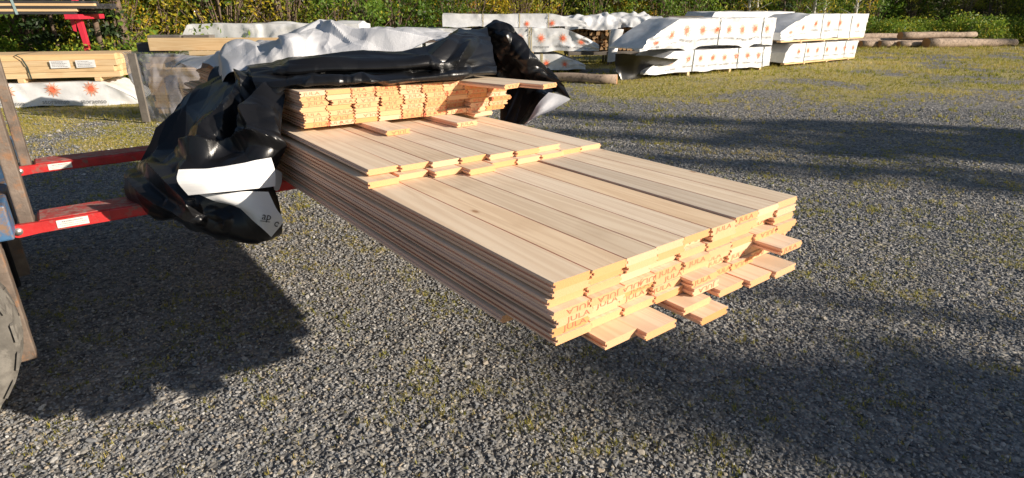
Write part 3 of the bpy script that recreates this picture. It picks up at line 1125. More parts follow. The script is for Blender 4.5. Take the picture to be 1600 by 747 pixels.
# silver outside of the film, bunched up behind
g2 = [
    [(341, 130, 2.85), (362, 112, 2.72), (396, 104, 2.65), (440, 104, 2.6), (473, 104, 2.6), (505, 102, 2.6), (545, 98, 2.6), (600, 90, 2.6), (660, 82, 2.6), (715, 74, 2.6)],
    [(338, 118, 3.0), (358, 98, 2.9), (398, 84, 2.75), (440, 84, 2.68), (466, 78, 2.65), (500, 76, 2.85), (545, 70, 2.8), (600, 64, 2.8), (655, 62, 2.8), (705, 62, 2.8)],
    [(337, 108, 3.2), (364, 82, 3.2), (402, 66, 3.2), (442, 64, 3.15), (459, 54, 2.95), (494, 48, 3.1), (540, 50, 3.1), (600, 49, 3.1), (650, 53, 3.1), (700, 58, 3.1)],
    [(342, 112, 3.5), (372, 84, 3.6), (408, 66, 3.6), (444, 58, 3.6), (470, 50, 3.6), (500, 45, 3.6), (545, 46, 3.6), (602, 48, 3.6), (652, 53, 3.6), (705, 60, 3.6)],
    [(-0.02, 4.3, 1.26, 0), (0.1, 4.3, 1.30, 0), (0.25, 4.3, 1.33, 0), (0.4, 4.3, 1.35, 0), (0.5, 4.3, 1.35, 0), (0.65, 4.3, 1.35, 0), (0.85, 4.3, 1.34, 0), (1.05, 4.3, 1.33, 0), (1.2, 4.3, 1.3, 0), (1.3, 4.3, 1.26, 0)],
    [(-0.03, 4.85, 1.15, 0), (0.1, 4.85, 1.22, 0), (0.25, 4.85, 1.23, 0), (0.4, 4.85, 1.24, 0), (0.5, 4.85, 1.24, 0), (0.65, 4.85, 1.24, 0), (0.85, 4.85, 1.24, 0), (1.05, 4.85, 1.22, 0), (1.2, 4.85, 1.2, 0), (1.3, 4.85, 1.15, 0)],
]
sheet('silver_film', g2, 0.010, M['film_grey'], wrap, [(0.22, 2.4, 0.35, 0.028), (0.12, 2.4, -0.6, 0.010)], 3, ridges=[
    ([(494, 40), (475, 67), (472, 95)], 0.039, 30), ([(455, 48), (451, 76), (440, 95)], 0.033, 24), ([(402, 65), (399, 87)], 0.022, 20), ([(449, 74), (411, 92)], 0.022, 16), ([(517, 45), (512, 69), (524, 92)], 0.028, 26),
    ([(499, 68), (514, 84)], 0.019, 12), ([(365, 80), (345, 110)], 0.028, 20), ([(560, 46), (575, 66), (560, 88)], 0.017, 26), ([(610, 46), (630, 62), (622, 78)], 0.017, 26), ([(430, 62), (422, 78)], 0.017, 14), ([(660, 52), (645, 70)], 0.017, 20)])
# black inside folded forward over the top of the boards
g1 = [
    [(398, 146, 2.25), (428, 146, 2.16), (456, 139, 2.14), (500, 137, 2.08), (560, 134, 2.02), (607, 135, 1.96), (665, 127, 1.92), (724, 120, 1.9), (775, 116, 1.95)],
    [(396, 132, 2.28), (426, 132, 2.18), (456, 130, 2.12), (500, 128, 2.05), (560, 126, 1.98), (607, 125, 1.93), (665, 119, 1.90), (724, 114, 1.88), (775, 111, 1.94)],
    [(394, 121, 2.36), (425, 119, 2.30), (456, 118, 2.27), (500, 116, 2.2), (560, 116, 2.13), (607, 116, 2.08), (665, 112, 2.04), (724, 108, 2.0), (775, 100, 2.05)],
    [(392, 114, 2.42), (424, 112, 2.32), (456, 111, 2.24), (500, 108, 2.17), (560, 107, 2.10), (607, 106, 2.05), (665, 100, 2.0), (724, 90, 1.99), (772, 84, 2.1)],
    [(390, 108, 2.5), (423, 104, 2.42), (456, 102, 2.34), (500, 98, 2.27), (560, 97, 2.2), (607, 95, 2.15), (660, 88, 2.1), (712, 70, 2.1), (766, 60, 2.25)],
    [(388, 107, 2.62), (422, 104, 2.55), (456, 102, 2.5), (500, 98, 2.45), (560, 94, 2.4), (612, 86, 2.36), (660, 76, 2.32), (708, 60, 2.28), (762, 44, 2.38)],
    [(386, 112, 2.8), (421, 108, 2.75), (456, 106, 2.7), (500, 103, 2.66), (560, 96, 2.62), (616, 87, 2.6), (660, 78, 2.56), (706, 60, 2.52), (762, 42, 2.5)],
]
sheet('black_fold', g1, 0.0065, M['film_black'], wrap, [(0.09, 5.5, 1.5, 0.012), (0.09, 3.0, 1.2, 0.007)], 5, ridges=[
    ([(600, 131), (645, 125), (730, 118)], 0.02, 9), ([(470, 134), (490, 127), (540, 129)], 0.02, 9), ([(545, 130), (566, 122), (590, 131)], 0.018, 9), ([(440, 106), (520, 101), (620, 98), (672, 93), (700, 74), (732, 44)], 0.035, 14),
    ([(677, 106), (705, 105), (728, 109)], 0.03, 10), ([(736, 65), (721, 88), (705, 105)], 0.04, 14), ([(500, 116), (600, 113), (680, 110)], -0.02, 10), ([(640, 72), (690, 58), (730, 42)], 0.03, 12), ([(455, 126), (500, 121), (560, 122), (640, 118)], 0.015, 8)])
# black tent rising to a peak on the right and falling outside the stack
g3 = [
    [(690, 64, 2.62), (725, 50, 2.56), (756, 41, 2.5), (778, 37, 2.42), (795, 44, 2.34), (822, 82, 2.24), (848, 104, 2.16), (872, 118, 2.06)],
    [(694, 80, 2.42), (726, 66, 2.5), (756, 58, 2.58), (780, 54, 2.34), (800, 66, 2.28), (826, 96, 2.2), (852, 112, 2.12), (876, 126, 2.02)],
    [(698, 98, 2.24), (728, 90, 2.42), (758, 84, 2.62), (784, 76, 2.36), (806, 88, 2.3), (830, 108, 2.2), (856, 121, 2.1), (882, 137, 2.0)],
    [(704, 112, 2.12), (730, 108, 2.3), (760, 106, 2.55), (788, 104, 2.45), (812, 110, 2.36), (836, 119, 2.22), (862, 130, 2.1), (888, 148, 1.97)],
    [(710, 122, 2.1), (734, 121, 2.2), (762, 122, 2.4), (792, 124, 2.45), (818, 126, 2.40), (842, 131, 2.25), (868, 140, 2.1), (891, 154, 1.95)],
]
sheet('black_tent', g3, 0.0065, M['film_black'], wrap, [(0.15, 3.0, -0.55, 0.028), (0.09, 2.4, 0.4, 0.010)], 9, ridges=[
    ([(768, 36), (765, 66), (772, 90)], 0.06, 16), ([(774, 62), (793, 98)], 0.05, 14), ([(802, 52), (820, 88), (838, 116)], 0.06, 18), ([(764, 48), (738, 58), (722, 64)], 0.05, 12), ([(740, 60), (752, 95)], 0.05, 14), ([(783, 50), (800, 75)], 0.04, 10),
    ([(700, 92), (716, 110)], 0.04, 12), ([(745, 104), (775, 112)], 0.04, 10), ([(790, 74), (808, 84)], 0.03, 8)])
# side of the film hanging inside under the jutting board, and its pale outer flap
g5 = [
    [(782, 118, 2.5), (820, 124, 2.42), (850, 132, 2.28), (872, 142, 2.1)],
    [(782, 148, 2.45), (812, 150, 2.36), (836, 152, 2.2), (856, 152, 2.06)],
    [(780, 176, 2.4), (804, 176, 2.32), (824, 174, 2.15), (840, 170, 2.02)],
    [(778, 198, 2.36), (796, 198, 2.26), (810, 198, 2.12), (820, 196, 2.0)],
]
sheet('black_side', g5, 0.0075, M['film_black'], wrap, [(0.14, 2.0, 0.2, 0.022), (0.07, 2.0, 0.4, 0.010)], 12)
g6 = [
    [(858, 143, 2.05), (870, 145, 2.01), (882, 149, 1.97), (892, 154, 1.93)],
    [(842, 160, 2.03), (852, 162, 1.98), (866, 164, 1.95), (880, 162, 1.92)],
    [(830, 178, 2.01), (836, 179, 1.97), (846, 179, 1.94), (858, 176, 1.91)],
    [(818, 195, 2.0), (820, 195, 1.985), (823, 193, 1.97), (826, 190, 1.96)],
]
sheet('pale_flap', g6, 0.010, M['film_grey'], wrap, [(0.2, 1.0, 0, 0.006)], 2)
# bag of film hanging on the forklift side
g4 = [
    [(341, 108, 3.3), (366, 100, 3.05), (392, 100, 2.8), (418, 104, 2.6), (446, 112, 2.45), (470, 124, 2.32)],
    [(322, 128, 3.2), (350, 124, 2.9), (380, 122, 2.62), (408, 128, 2.42), (432, 138, 2.3), (452, 146, 2.2)],
    [(288, 168, 3.0), (320, 170, 2.72), (352, 172, 2.42), (390, 178, 2.3), (420, 186, 2.13), (442, 190, 2.08)],
    [(250, 216, 2.85), (284, 222, 2.58), (322, 222, 2.28), (365, 228, 2.18), (408, 234, 2.03), (434, 240, 2.04)],
    [(206, 250, 2.72), (244, 264, 2.42), (292, 268, 2.14), (345, 272, 2.03), (400, 274, 1.93), (432, 280, 1.98)],
    [(190, 276, 2.62), (226, 300, 2.28), (280, 316, 2.0), (335, 320, 1.93), (398, 318, 1.86), (438, 310, 1.95)],
    [(198, 298, 2.58), (236, 326, 2.22), (290, 346, 1.98), (340, 356, 1.9), (398, 358, 1.85), (440, 344, 1.92)],
    [(214, 306, 2.6), (250, 340, 2.24), (302, 364, 2.02), (350, 376, 1.94), (398, 377, 1.9), (436, 362, 1.95)],
    [(236, 300, 2.75), (270, 336, 2.42), (318, 356, 2.2), (360, 366, 2.08), (398, 366, 2.02), (428, 352, 2.02)],
    [(262, 270, 2.9), (292, 300, 2.6), (332, 320, 2.36), (368, 330, 2.2), (402, 330, 2.12), (424, 320, 2.08)],
]
sheet('black_bag', g4, 0.0065, M['film_black'], wrap, [(0.16, 3.2, 0.62, 0.030), (0.10, 2.6, 0.25, 0.011)], 21, ridges=[
    ([(398, 112), (357, 184), (312, 236)], 0.085, 26), ([(437, 132), (413, 170), (407, 194), (410, 240)], 0.075, 24), ([(349, 176), (336, 196), (304, 222)], 0.03, 12), ([(421, 180), (407, 193), (388, 214)], 0.04, 14), ([(288, 240), (330, 240), (370, 230), (420, 226)], 0.06, 14),
    ([(375, 166), (360, 186), (350, 215)], 0.04, 12), ([(229, 258), (266, 288), (291, 314), (304, 342)], 0.06, 20), ([(197, 270), (227, 301), (266, 328), (305, 352)], 0.045, 16), ([(380, 124), (392, 140), (384, 158)], 0.05, 12), ([(404, 118), (424, 134)], 0.04, 10),
    ([(392, 136), (410, 128)], 0.03, 8), ([(330, 130), (300, 165), (262, 210), (225, 250)], 0.04, 20), ([(380, 185), (390, 205), (385, 232)], 0.04, 12), ([(430, 190), (426, 225), (432, 250)], 0.035, 12), ([(330, 330), (350, 345), (345, 365)], 0.03, 14)])
# white outer side of the film turned up on the bag
w1 = [
    [(279, 267, 1.86), (330, 265, 1.83), (375, 257, 1.82), (423, 247, 1.84)],
    [(277, 285, 1.82), (330, 282, 1.78), (375, 276, 1.77), (429, 268, 1.81)],
    [(294, 307, 1.82), (335, 302, 1.77), (380, 296, 1.76), (428, 290, 1.81)],
]
sheet('white_turnup', w1, 0.012, M['film_white'], wrap, [(0.22, 1.0, 0.3, 0.006), (0.08, 2.0, 0.9, 0.002)], 4, False)
w2 = [
    [(310, 304, 1.84), (345, 303, 1.80), (385, 300, 1.78), (420, 300, 1.80)],
    [(338, 316, 1.83), (362, 318, 1.79), (394, 318, 1.77), (432, 326, 1.80)],
    [(368, 322, 1.83), (384, 332, 1.80), (408, 342, 1.77), (442, 346, 1.80)],
    [(380, 330, 1.84), (396, 346, 1.81), (410, 358, 1.79), (424, 371, 1.81)],
]
o, X = sheet('white_tail', w2, 0.012, M['film_white'], wrap, [(0.22, 1.0, 0.3, 0.004)], 6, False)
# its printed mark: two rounded letters, a small roundel and a line of small print, on the tail's surface
ny, nx = X.shape[:2]


def on_tail(a, b_, lift=0.003):
    fy, fx = a * (ny - 1), b_ * (nx - 1)
    i, j = min(int(fy), ny - 2), min(int(fx), nx - 2)
    p = X[i, j] * (1 - fy + i) * (1 - fx + j) + X[i + 1, j] * (fy - i) * (1 - fx + j) + X[i, j + 1] * (1 - fy + i) * (fx - j) + X[i + 1, j + 1] * (fy - i) * (fx - j)
    nn = np.cross(X[i, j + 1] - X[i, j], X[i + 1, j] - X[i, j])
    nn /= np.linalg.norm(nn) + 1e-9
    if nn @ (CC - p) < 0:
        nn = -nn
    return p + nn * lift


def tail_at(px, py):
    PX = np.array([[project_px(p) for p in row] for row in X])
    k = np.argmin(((PX - [px, py]) ** 2).sum(-1))
    return divmod(k, nx)[0] / (ny - 1), divmod(k, nx)[1] / (nx - 1)


c0, c1, c2 = tail_at(408, 336), tail_at(422, 341), tail_at(431, 350)
q0, q1, q2 = on_tail(*c0), on_tail(*c1), on_tail(*c2)
ex = (q1 - q0)
ex /= np.linalg.norm(ex)
nrm = q0 - on_tail(*c0, 0.0)
nrm /= np.linalg.norm(nrm)
ey = np.cross(nrm, ex)
for body, size, c_ in (('ap', 0.052, (q0 + q1) / 2 + nrm * 0.001), ('wood products', 0.009, (q0 + q1) / 2 - ey * 0.03)):
    tm = text_mesh(body, size, M['print_black']).copy()
    R = Matrix(((ex[0], -nrm[0], ey[0], c_[0]), (ex[1], -nrm[1], ey[1], c_[1]), (ex[2], -nrm[2], ey[2], c_[2]), (0, 0, 0, 1)))
    if body != 'ap':
        continue
    tm.transform(R)
    put('lettering', tm, o)
mb = MB()
for k in range(22):
    a0, a1 = 0.25 + 5.2 * k / 22, 0.25 + 5.2 * (k + 1) / 22
    V = [q2 + ex * r * math.cos(a) + ey * r * math.sin(a) for a in (a0, a1) for r in (0.008, 0.0125)]
    mb.add(V, [(0, 1, 3, 2)])
for k in range(13):
    s = (q0 + q1) / 2 - ey * 0.026 + ex * (0.004 * k - 0.028)
    mb.add([s, s + ex * 0.0028, s + ex * 0.0028 + ey * 0.004, s + ey * 0.004], [(0, 1, 2, 3)])
mb.build('printed_mark', [M['print_black']], o)
w3 = [[(428, 262, 1.98), (436, 266, 2.0), (441, 270, 2.02)], [(427, 280, 1.97), (434, 284, 1.99), (440, 284, 2.01)], [(428, 296, 1.96), (432, 298, 1.98), (436, 296, 2.0)]]
sheet('silver_corner', w3, 0.01, M['film_grey'], wrap, [(0.1, 1.0, 0.3, 0.002)], 8, False)

#%%STACKS
# ------------------------------------------------------------------ wrapped timber packs
def at_y(x, y, Y):
    d = ray(x, y)
    return CC + d * Y / d[1]


def unit(v):
    v = np.asarray(v, float)
    return v / np.linalg.norm(v)


def sunburst(rad):
    """core and rays of the printed sun, as flat polygons in (x, z)"""
    core = [[(0.36 * rad * math.cos(a) * (1 + 0.12 * (-1) ** i), 0.36 * rad * math.sin(a) * (1 + 0.12 * (-1) ** i)) for i, a in enumerate(np.linspace(0, 2 * math.pi, 20, endpoint=False))]]
    rays = []
    for i in range(22):
        a = 2 * math.pi * i / 22
        r1 = rad * (1.0 if i % 2 == 0 else 0.78)
        w = 0.115
        rays.append([(0.36 * rad * math.cos(a - w), 0.36 * rad * math.sin(a - w)), (r1 * 0.8 * math.cos(a - 0.05), r1 * 0.8 * math.sin(a - 0.05)), (r1 * math.cos(a), r1 * math.sin(a)), (r1 * 0.8 * math.cos(a + 0.05), r1 * 0.8 * math.sin(a + 0.05)), (0.36 * rad * math.cos(a + w), 0.36 * rad * math.sin(a + w))])
    return core, rays


def pack(name, A, direc, L, wd, z0, z1, label, cat='timber pack', group=None, sl=0.0, sr=0.0, emblems=(), rad=0.15, straps=(), strap_mat='strap_dark', bearers=(), fold=0.022, seed=0, plank=False, text=True, et=0.62, low=0.10, hem=0.02, sag=0.03):
    A = np.array([A[0], A[1], 0.0])
    d = unit([direc[0], direc[1], 0])
    n = np.array([d[1], -d[0], 0])
    H = z1 - z0
    root = empty(name, tuple(A), math.atan2(d[1], d[0]))
    tag(root, label, cat, group)
    root_inv = np.array(Matrix.Translation(root.location) @ Matrix.Rotation(root.rotation_euler.z, 4, 'Z'))
    root_inv = np.linalg.inv(root_inv)

    def hmul(s):
        m_ = np.ones_like(s)
        if sl > 0:
            t = np.clip(s / sl, 0, 1)
            m_ = np.minimum(m_, low + (1 - low) * t ** 0.8)
        if sr > 0:
            t = np.clip((L - s) / sr, 0, 1)
            m_ = np.minimum(m_, low + (1 - low) * t ** 0.8)
        return m_

    def pos(s, w, t, lift=0.0):
        s, w, t = np.broadcast_arrays(np.asarray(s, float), np.asarray(w, float), np.asarray(t, float))
        m_ = hmul(s)
        tp = (t * H * m_)
        sg = -sag * np.sin(np.clip(w / wd, 0, 1) * math.pi) * (t > 0.98) * vnoise(np.stack([s * 1.3, w * 2, 0 * s + seed], -1))
        p = A + d * s[..., None] - n * w[..., None] + np.stack([0 * s, 0 * s, z0 + tp + sg], -1)
        hemz = hem * vnoise(np.stack([s * 2.2 + seed, w * 2.2, 0 * s], -1)) * (1 - t) ** 2
        p = p + np.stack([0 * s, 0 * s, hemz], -1)
        q = p * np.array([1, 1, 1]) + seed * 3.1
        p = p + vec_noise(q * 2.0, 2) * 0.011
        loose = 1 + 1.6 * (1 - m_)
        fl_ = fbm(np.stack([(s + w) * 4.2 + 0.8 * t + seed, t * 1.1, 0 * s + seed], -1), 3)
        ridge = 1 - np.abs(fbm(np.stack([(s + w) * 2.3 - 1.5 * t + seed * 2, t * 1.7, 0 * s + seed + 8], -1), 2)) * 1.6
        wr = fold * loose * (fl_ * 0.45 + 1.1 * np.clip(ridge, 0, 1) ** 5)
        out = n * (wr * (1 - np.clip(w / wd, 0, 1)) + lift)[..., None]
        return p + out

    def face(S, Wv, T):
        P = pos(S, Wv, T)
        return P

    ns, nt_, nw = max(8, int(L / 0.045)), max(8, int(H / 0.04)), max(6, int(wd / 0.09))
    V, F = [], []

    def addg(P, flip=False):
        o = sum(len(x) for x in V)
        ny_, nx_ = P.shape[:2]
        g = np.array(grid_faces(ny_, nx_)) + o
        V.append(P.reshape(-1, 3))
        F.extend((g[:, ::-1] if flip else g).tolist())
    s_, t_, w_ = np.linspace(0, L, ns), np.linspace(0, 1, nt_), np.linspace(0, wd, nw)
    S, T = np.meshgrid(s_, t_)
    addg(pos(S, 0 * S, T))
    addg(pos(S, 0 * S + wd, T), True)
    S, Wv = np.meshgrid(s_, w_)
    addg(pos(S, Wv, 0 * S + 1))
    Wv, T = np.meshgrid(w_, t_)
    addg(pos(0 * T, Wv, T), True)
    addg(pos(0 * T + L, Wv, T))
    V = np.concatenate(V)

    def loc(P):
        P = np.asarray(P).reshape(-1, 3)
        return P @ root_inv[:3, :3].T + root_inv[:3, 3]
    put('wrap', mesh_of('wrap', loc(V), F, M['wrap_white'], True), root)
    for (es, *rest) in emblems:
        ett = rest[0] if rest else et
        r_ = rest[1] if len(rest) > 1 else rad
        core, rays = sunburst(r_)
        for polys, mm, lift in ((rays, 'print_orange', 0.010), (core, 'print_red', 0.013)):
            V2_, F2_ = [], []
            for pl in polys:
                a = np.array(pl)
                o = len(V2_)
                V2_ += loc(pos(es + a[:, 0], 0 * a[:, 0], ett + a[:, 1] / H, lift)).tolist()
                F2_.append(tuple(range(o, o + len(a))))
            if mm == 'print_orange':
                eo = put('sun_emblem', mesh_of('sun_emblem', V2_, F2_, M[mm]), root)
            else:
                put('emblem_core', mesh_of('emblem_core', V2_, F2_, M[mm]), eo)
        if text:
            tm = text_mesh('storaenso', 0.115 * r_ / 0.15, M['print_grey'])
            a = np.array([v.co[:] for v in tm.vertices])
            V2_ = loc(pos(es + a[:, 0], 0 * a[:, 0], ett + (a[:, 2] - r_ * 1.5) / H, 0.010))
            put('lettering', mesh_of('lettering', V2_, [tuple(p.vertices) for p in tm.polygons], M['print_grey']), root)
    for ss in straps:
        tt = np.linspace(0, 1, 14)
        top = np.linspace(0, wd, 8)
        hw_ = 0.012
        rows = [np.stack([pos(ss + k * hw_, 0.0, t, 0.012) for k in (-1, 1)]) for t in tt] + [np.stack([pos(ss + k * hw_, w, 1.0, 0) + [0, 0, 0.012] for k in (-1, 1)]) for w in top]
        P = np.stack(rows).reshape(-1, 2, 3)
        put('strap', mesh_of('strap', loc(P), grid_faces(len(P), 2), M[strap_mat]), root)
    for bs in bearers:
        mb = MB()
        mb.box((bs - 0.045, -0.02, max(0.0, z0 - 0.09)), (bs + 0.045, wd + 0.02, z0 - 0.002), 0.006)
        mb.build('bearer', [M['lumber']], root)
    if plank:
        MB().box((0.05, -0.01, z0 - 0.055), (L - 0.05, 0.12, z0 - 0.004), 0.004).build('edge_board', [M['lumber']], root)
    return root


# ---- right-hand stack of two packs
A1 = gnd(1015, 123)
D1 = unit(gnd(1200, 108) - A1)
L1 = float(np.linalg.norm(gnd(1200, 108) - A1))
em = [(0.9, 0.55, 0.13)] + [(x, 0.6, 0.12) for x in np.linspace(1.55, L1 - 0.35, 7)]
pack('timber_pack', A1 - D1 * 0.2, D1, L1 + 0.2, 1.05, 0.09, 0.64, 'lower white wrapped pack under the one whose loose end gapes black', group='white wrapped timber packs', sl=1.0, emblems=em, straps=(1.75, 3.6, L1 - 0.15), bearers=(1.6, 3.3, L1 - 0.2), seed=1, fold=0.026)
em = [(0.55, 0.42, 0.13), (1.1, 0.55, 0.155), (1.65, 0.62, 0.155)] + [(x, 0.6, 0.155) for x in np.linspace(2.25, L1 + 0.12, 6)]
pack('timber_pack', A1 - D1 * 0.45, D1, L1 + 0.45, 1.1, 0.70, 1.43, 'upper white wrapped timber pack whose loose end sags over a black gap', group='white wrapped timber packs', sl=1.35, emblems=em, straps=(2.9, L1 - 0.1), seed=2, fold=0.032, low=0.06, hem=0.06)
bl = empty('black_lining', (0, 0, 0))
tag(bl, 'black plastic lining hanging from the open end of the white upper pack', 'plastic film')


def world_sheet(name, C_, res, mat, parent, layers, seed):
    C_ = np.asarray(C_, float)
    du = np.linalg.norm(np.diff(C_, axis=1), axis=-1).sum(1).max()
    dv = np.linalg.norm(np.diff(C_, axis=0), axis=-1).sum(0).max()
    ny_, nx_ = max(6, int(dv / res)), max(6, int(du / res))
    X_ = crumple(smooth_grid(C_, ny_, nx_), layers, seed, False)
    return put(name, mesh_of(name, X_.reshape(-1, 3), grid_faces(ny_, nx_), mat, True), parent)


world_sheet('hanging_sheet', [[at_y(961, 84, 15.3), at_y(985, 84, 15.05), at_y(1016, 88, 15.1), at_y(1060, 92, 15.5)],
                              [at_y(962, 106, 15.3), at_y(984, 108, 15.4), at_y(1006, 106, 15.6), at_y(1040, 104, 16.0)],
                              [at_y(971, 127, 15.3), at_y(982, 126, 15.4), at_y(996, 123, 15.6), at_y(1014, 119, 15.9)]], 0.05, M['film_black'], bl, [(0.3, 2, 0.3, 0.03)], 3)

# ---- second right-hand stack
A2 = gnd(1223, 105)
D2 = unit(gnd(1335, 94) - A2)
L2 = float(np.linalg.norm(gnd(1335, 94) - A2))
pack('timber_pack', A2, D2, L2, 1.15, 0.12, 0.66, 'lower white wrapped pack on a pale board, right of the gaping stack', group='white wrapped timber packs', sl=0.35, emblems=[(x, 0.58, 0.12) for x in np.linspace(0.75, L2 - 0.3, 7)], straps=(1.15, 2.35, 3.7), bearers=(1.2, 2.6, L2 - 0.5), plank=True, seed=4, low=0.55)
pack('timber_pack', A2 - D2 * 0.4, D2, L2 + 0.75, 1.2, 0.78, 1.52, 'upper white wrapped timber pack with a shaded sagging corner, nearest the log pile', group='white wrapped timber packs', sl=1.5, emblems=[(0.55, 0.5, 0.12), (1.2, 0.52, 0.13), (1.9, 0.62, 0.13), (2.7, 0.62, 0.14), (3.45, 0.62, 0.14), (4.7, 0.5, 0.12)], straps=(2.3, 3.4, 4.2), bearers=(1.2, 2.6, 4.2), plank=True, seed=5, low=0.30, fold=0.034)
pack('timber_pack', A2 + D2 * 1.6 - np.array([D2[1], -D2[0], 0]) * 1.5, D2, L2, 1.15, 0.12, 1.25, 'white wrapped pack showing one end behind the stack beside the logs', group='white wrapped timber packs', sr=0.7, emblems=[(L2 - 0.5, 0.4, 0.13)], bearers=(1, 3), seed=6, low=0.5)
# packs in the row behind
pack('timber_pack', at_y(1080, 100, 20.0) * [1, 1, 0], (0.87, 0.5), 4.8, 1.2, 0.1, 1.58, 'bluish shaded wrapped pack peeping over the gaping white stack', group='white wrapped timber packs', sl=0.8, bearers=(1, 3), seed=7, text=False)
bo = MB().box((0, -0.12, 0), (1.05, 0.12, 0.085), 0.008).build('dark_beam', [M['old_wood']], None, loc=tuple(at_y(1042, 30, 18.2)), rot=(0, 0, 0.1))
tag(bo, 'short dark beam lying on top of the wrapped packs', 'beam')

# ---- middle stack of three packs behind the film
D3 = unit([0.998, 0.04, 0])
B3 = np.array([2.05, 17.05, 0])
pack('timber_pack', B3 - D3 * 4.3, D3, 4.3, 1.2, 0.09, 0.50, 'bottom white wrapped pack of the three tier stack behind the black film', group='white wrapped timber packs', sr=0.8, emblems=[(x, 0.42, 0.13) for x in (1.4, 2.1, 2.75, 3.2, 3.72)], straps=(3.05, 3.09), strap_mat='strap_pale', bearers=(0.8, 2.8), seed=8, low=0.3, fold=0.03, text=False)
pack('timber_pack', B3 - D3 * 4.4, D3, 4.75, 1.2, 0.58, 1.17, 'middle white wrapped pack of the three tier stack behind the black film', group='white wrapped timber packs', sr=1.0, emblems=[(x, 0.58, 0.14) for x in (0.6, 1.3, 2.0, 2.55, 3.15, 3.75, 4.25)], straps=(2.82, 2.88), strap_mat='strap_pale', bearers=(0.8, 2.9), seed=9, low=0.25, fold=0.034)
pack('timber_pack', B3 - D3 * 3.95 + np.array([0, 0.25, 0]), D3, 3.95, 1.2, 1.20, 1.53, 'top white wrapped pack of the three tier stack behind the black film', group='white wrapped timber packs', sr=0.9, emblems=[(1.5, 0.2, 0.1), (2.3, 0.25, 0.1), (3.0, 0.3, 0.12)], straps=(1.1, 2.1, 2.9), strap_mat='strap_pale', seed=10, low=0.35, fold=0.02, text=False)
pack('timber_pack', B3 - D3 * 7.6 + np.array([0, -0.2, 0]), D3, 3.1, 1.2, 0.1, 1.15, 'white wrapped pack half hidden left of the three tier stack', group='white wrapped timber packs', emblems=[(1.2, 0.85, 0.14), (2.2, 0.85, 0.14)], bearers=(0.5, 2.3), seed=12, text=False)

# ---- far pack behind the film-wrapped lumber on the left
pack('timber_pack', at_y(262, 110, 13.2) * [1, 1, 0], (1, 0.02), 4.2, 1.2, 0.1, 1.36, 'pale blue wrapped pack behind the beam on the clear wrapped stack', group='white wrapped timber packs', sl=0.6, bearers=(0.5, 3.0), seed=13, text=False, fold=0.03, sag=0.08)

# ---- white pack under the loose lumber on the left
AL = np.array([-11.6, 9.97, 0])
DL = unit(gnd(215, 163) - gnd(10, 170))
pack('timber_pack', AL, DL, 4.75, 1.15, 0.03, 0.43, 'low white wrapped pack under the strapped lumber bundle at the left edge', group='white wrapped timber packs', sr=0.55, emblems=[(x, 0.70, 0.14) for x in (1.9, 2.75, 3.45, 4.05)], seed=14, low=0.15, fold=0.02, hem=0.04)

# ------------------------------------------------------------------ strapped lumber bundle on it
lb = empty('lumber_bundle', tuple(AL), math.atan2(DL[1], DL[0]))
tag(lb, 'strapped bundle of pale planks with two paper labels on the low white pack', 'lumber bundle')
pk = MB().box((0, 0, 0), (4.5, 0.145, 0.098), 0.004).mesh('plank', [M['lumber']])
for r in range(4):
    for c_ in range(7):
        dx = random.uniform(-0.03, 0.05) + (0.05 if r == 0 else 0)
        put('plank', pk, lb, (dx + 0.02, 0.02 + c_ * 0.148 + random.uniform(-0.004, 0.012) - (0.015 if r == 1 else 0), 0.505 + r * 0.1005))
for x in (1.0, 3.0, 4.2):
    MB().box((x - 0.05, 0.0, 0.435), (x + 0.05, 1.1, 0.502), 0.004).build('bearer', [M['lumber']], lb)
mb = MB()
pts = [(3.16, -0.012, 0.50), (3.15, -0.014, 0.7), (3.10, -0.012, 0.85), (3.02, -0.006, 0.905), (2.98, 0.2, 0.915), (2.97, 1.0, 0.915)]
for i in range(len(pts) - 1):
    a, b_ = np.array(pts[i]), np.array(pts[i + 1])
    mb.add([a, a + [0.028, 0, 0], b_ + [0.028, 0, 0], b_], [(0, 1, 2, 3)])
mb.build('strap', [M['strap_dark']], lb)
for x in (3.52, 3.92):
    lo = MB().add([(x, -0.018, 0.675), (x + 0.31, -0.018, 0.68), (x + 0.31, -0.018, 0.81), (x, -0.018, 0.805)], [(0, 1, 2, 3)]).build('paper_label', [M['film_white']], lb)
    pr = MB()
    for k in range(4):
        xx = x + 0.03
        while xx < x + 0.26 - 0.05 * (k % 2):
            w = random.uniform(0.01, 0.03)
            zz = 0.70 + 0.026 * k
            pr.add([(xx, -0.021, zz), (xx + w, -0.021, zz), (xx + w, -0.021, zz + 0.009), (xx, -0.021, zz + 0.009)], [(0, 1, 2, 3)])
            xx += w + 0.008
    pr.build('small_print', [M['print_grey']], lo)

# ------------------------------------------------------------------ red rack with dark boards, far left
pr_ = at_y(122, 30, 13.0)
rk = empty('storage_rack', (pr_[0], pr_[1], 0), 0.22)
tag(rk, 'red cantilever storage rack standing before the trees at the far left', 'rack')
mb = MB()
mb.box((-0.075, 0.0, 0.0), (0.02, 0.12, 1.0), 0.006)
MBp = MB().add([(-0.07, 0, 0), (0.05, 0, 0), (0.05, 0.12, 0), (-0.07, 0.12, 0), (-0.02, 0, 1.0), (0.06, 0, 1.0), (0.06, 0.12, 1.0), (-0.02, 0.12, 1.0), (-0.06, 0, 1.50), (0.04, 0, 1.50), (0.04, 0.12, 1.50), (-0.06, 0.12, 1.50)],
               [(0, 1, 5, 4), (1, 2, 6, 5), (2, 3, 7, 6), (3, 0, 4, 7), (4, 5, 9, 8), (5, 6, 10, 9), (6, 7, 11, 10), (7, 4, 8, 11), (0, 3, 2, 1), (8, 9, 10, 11)])
MBp.build('post', [M['red_rack']], rk)
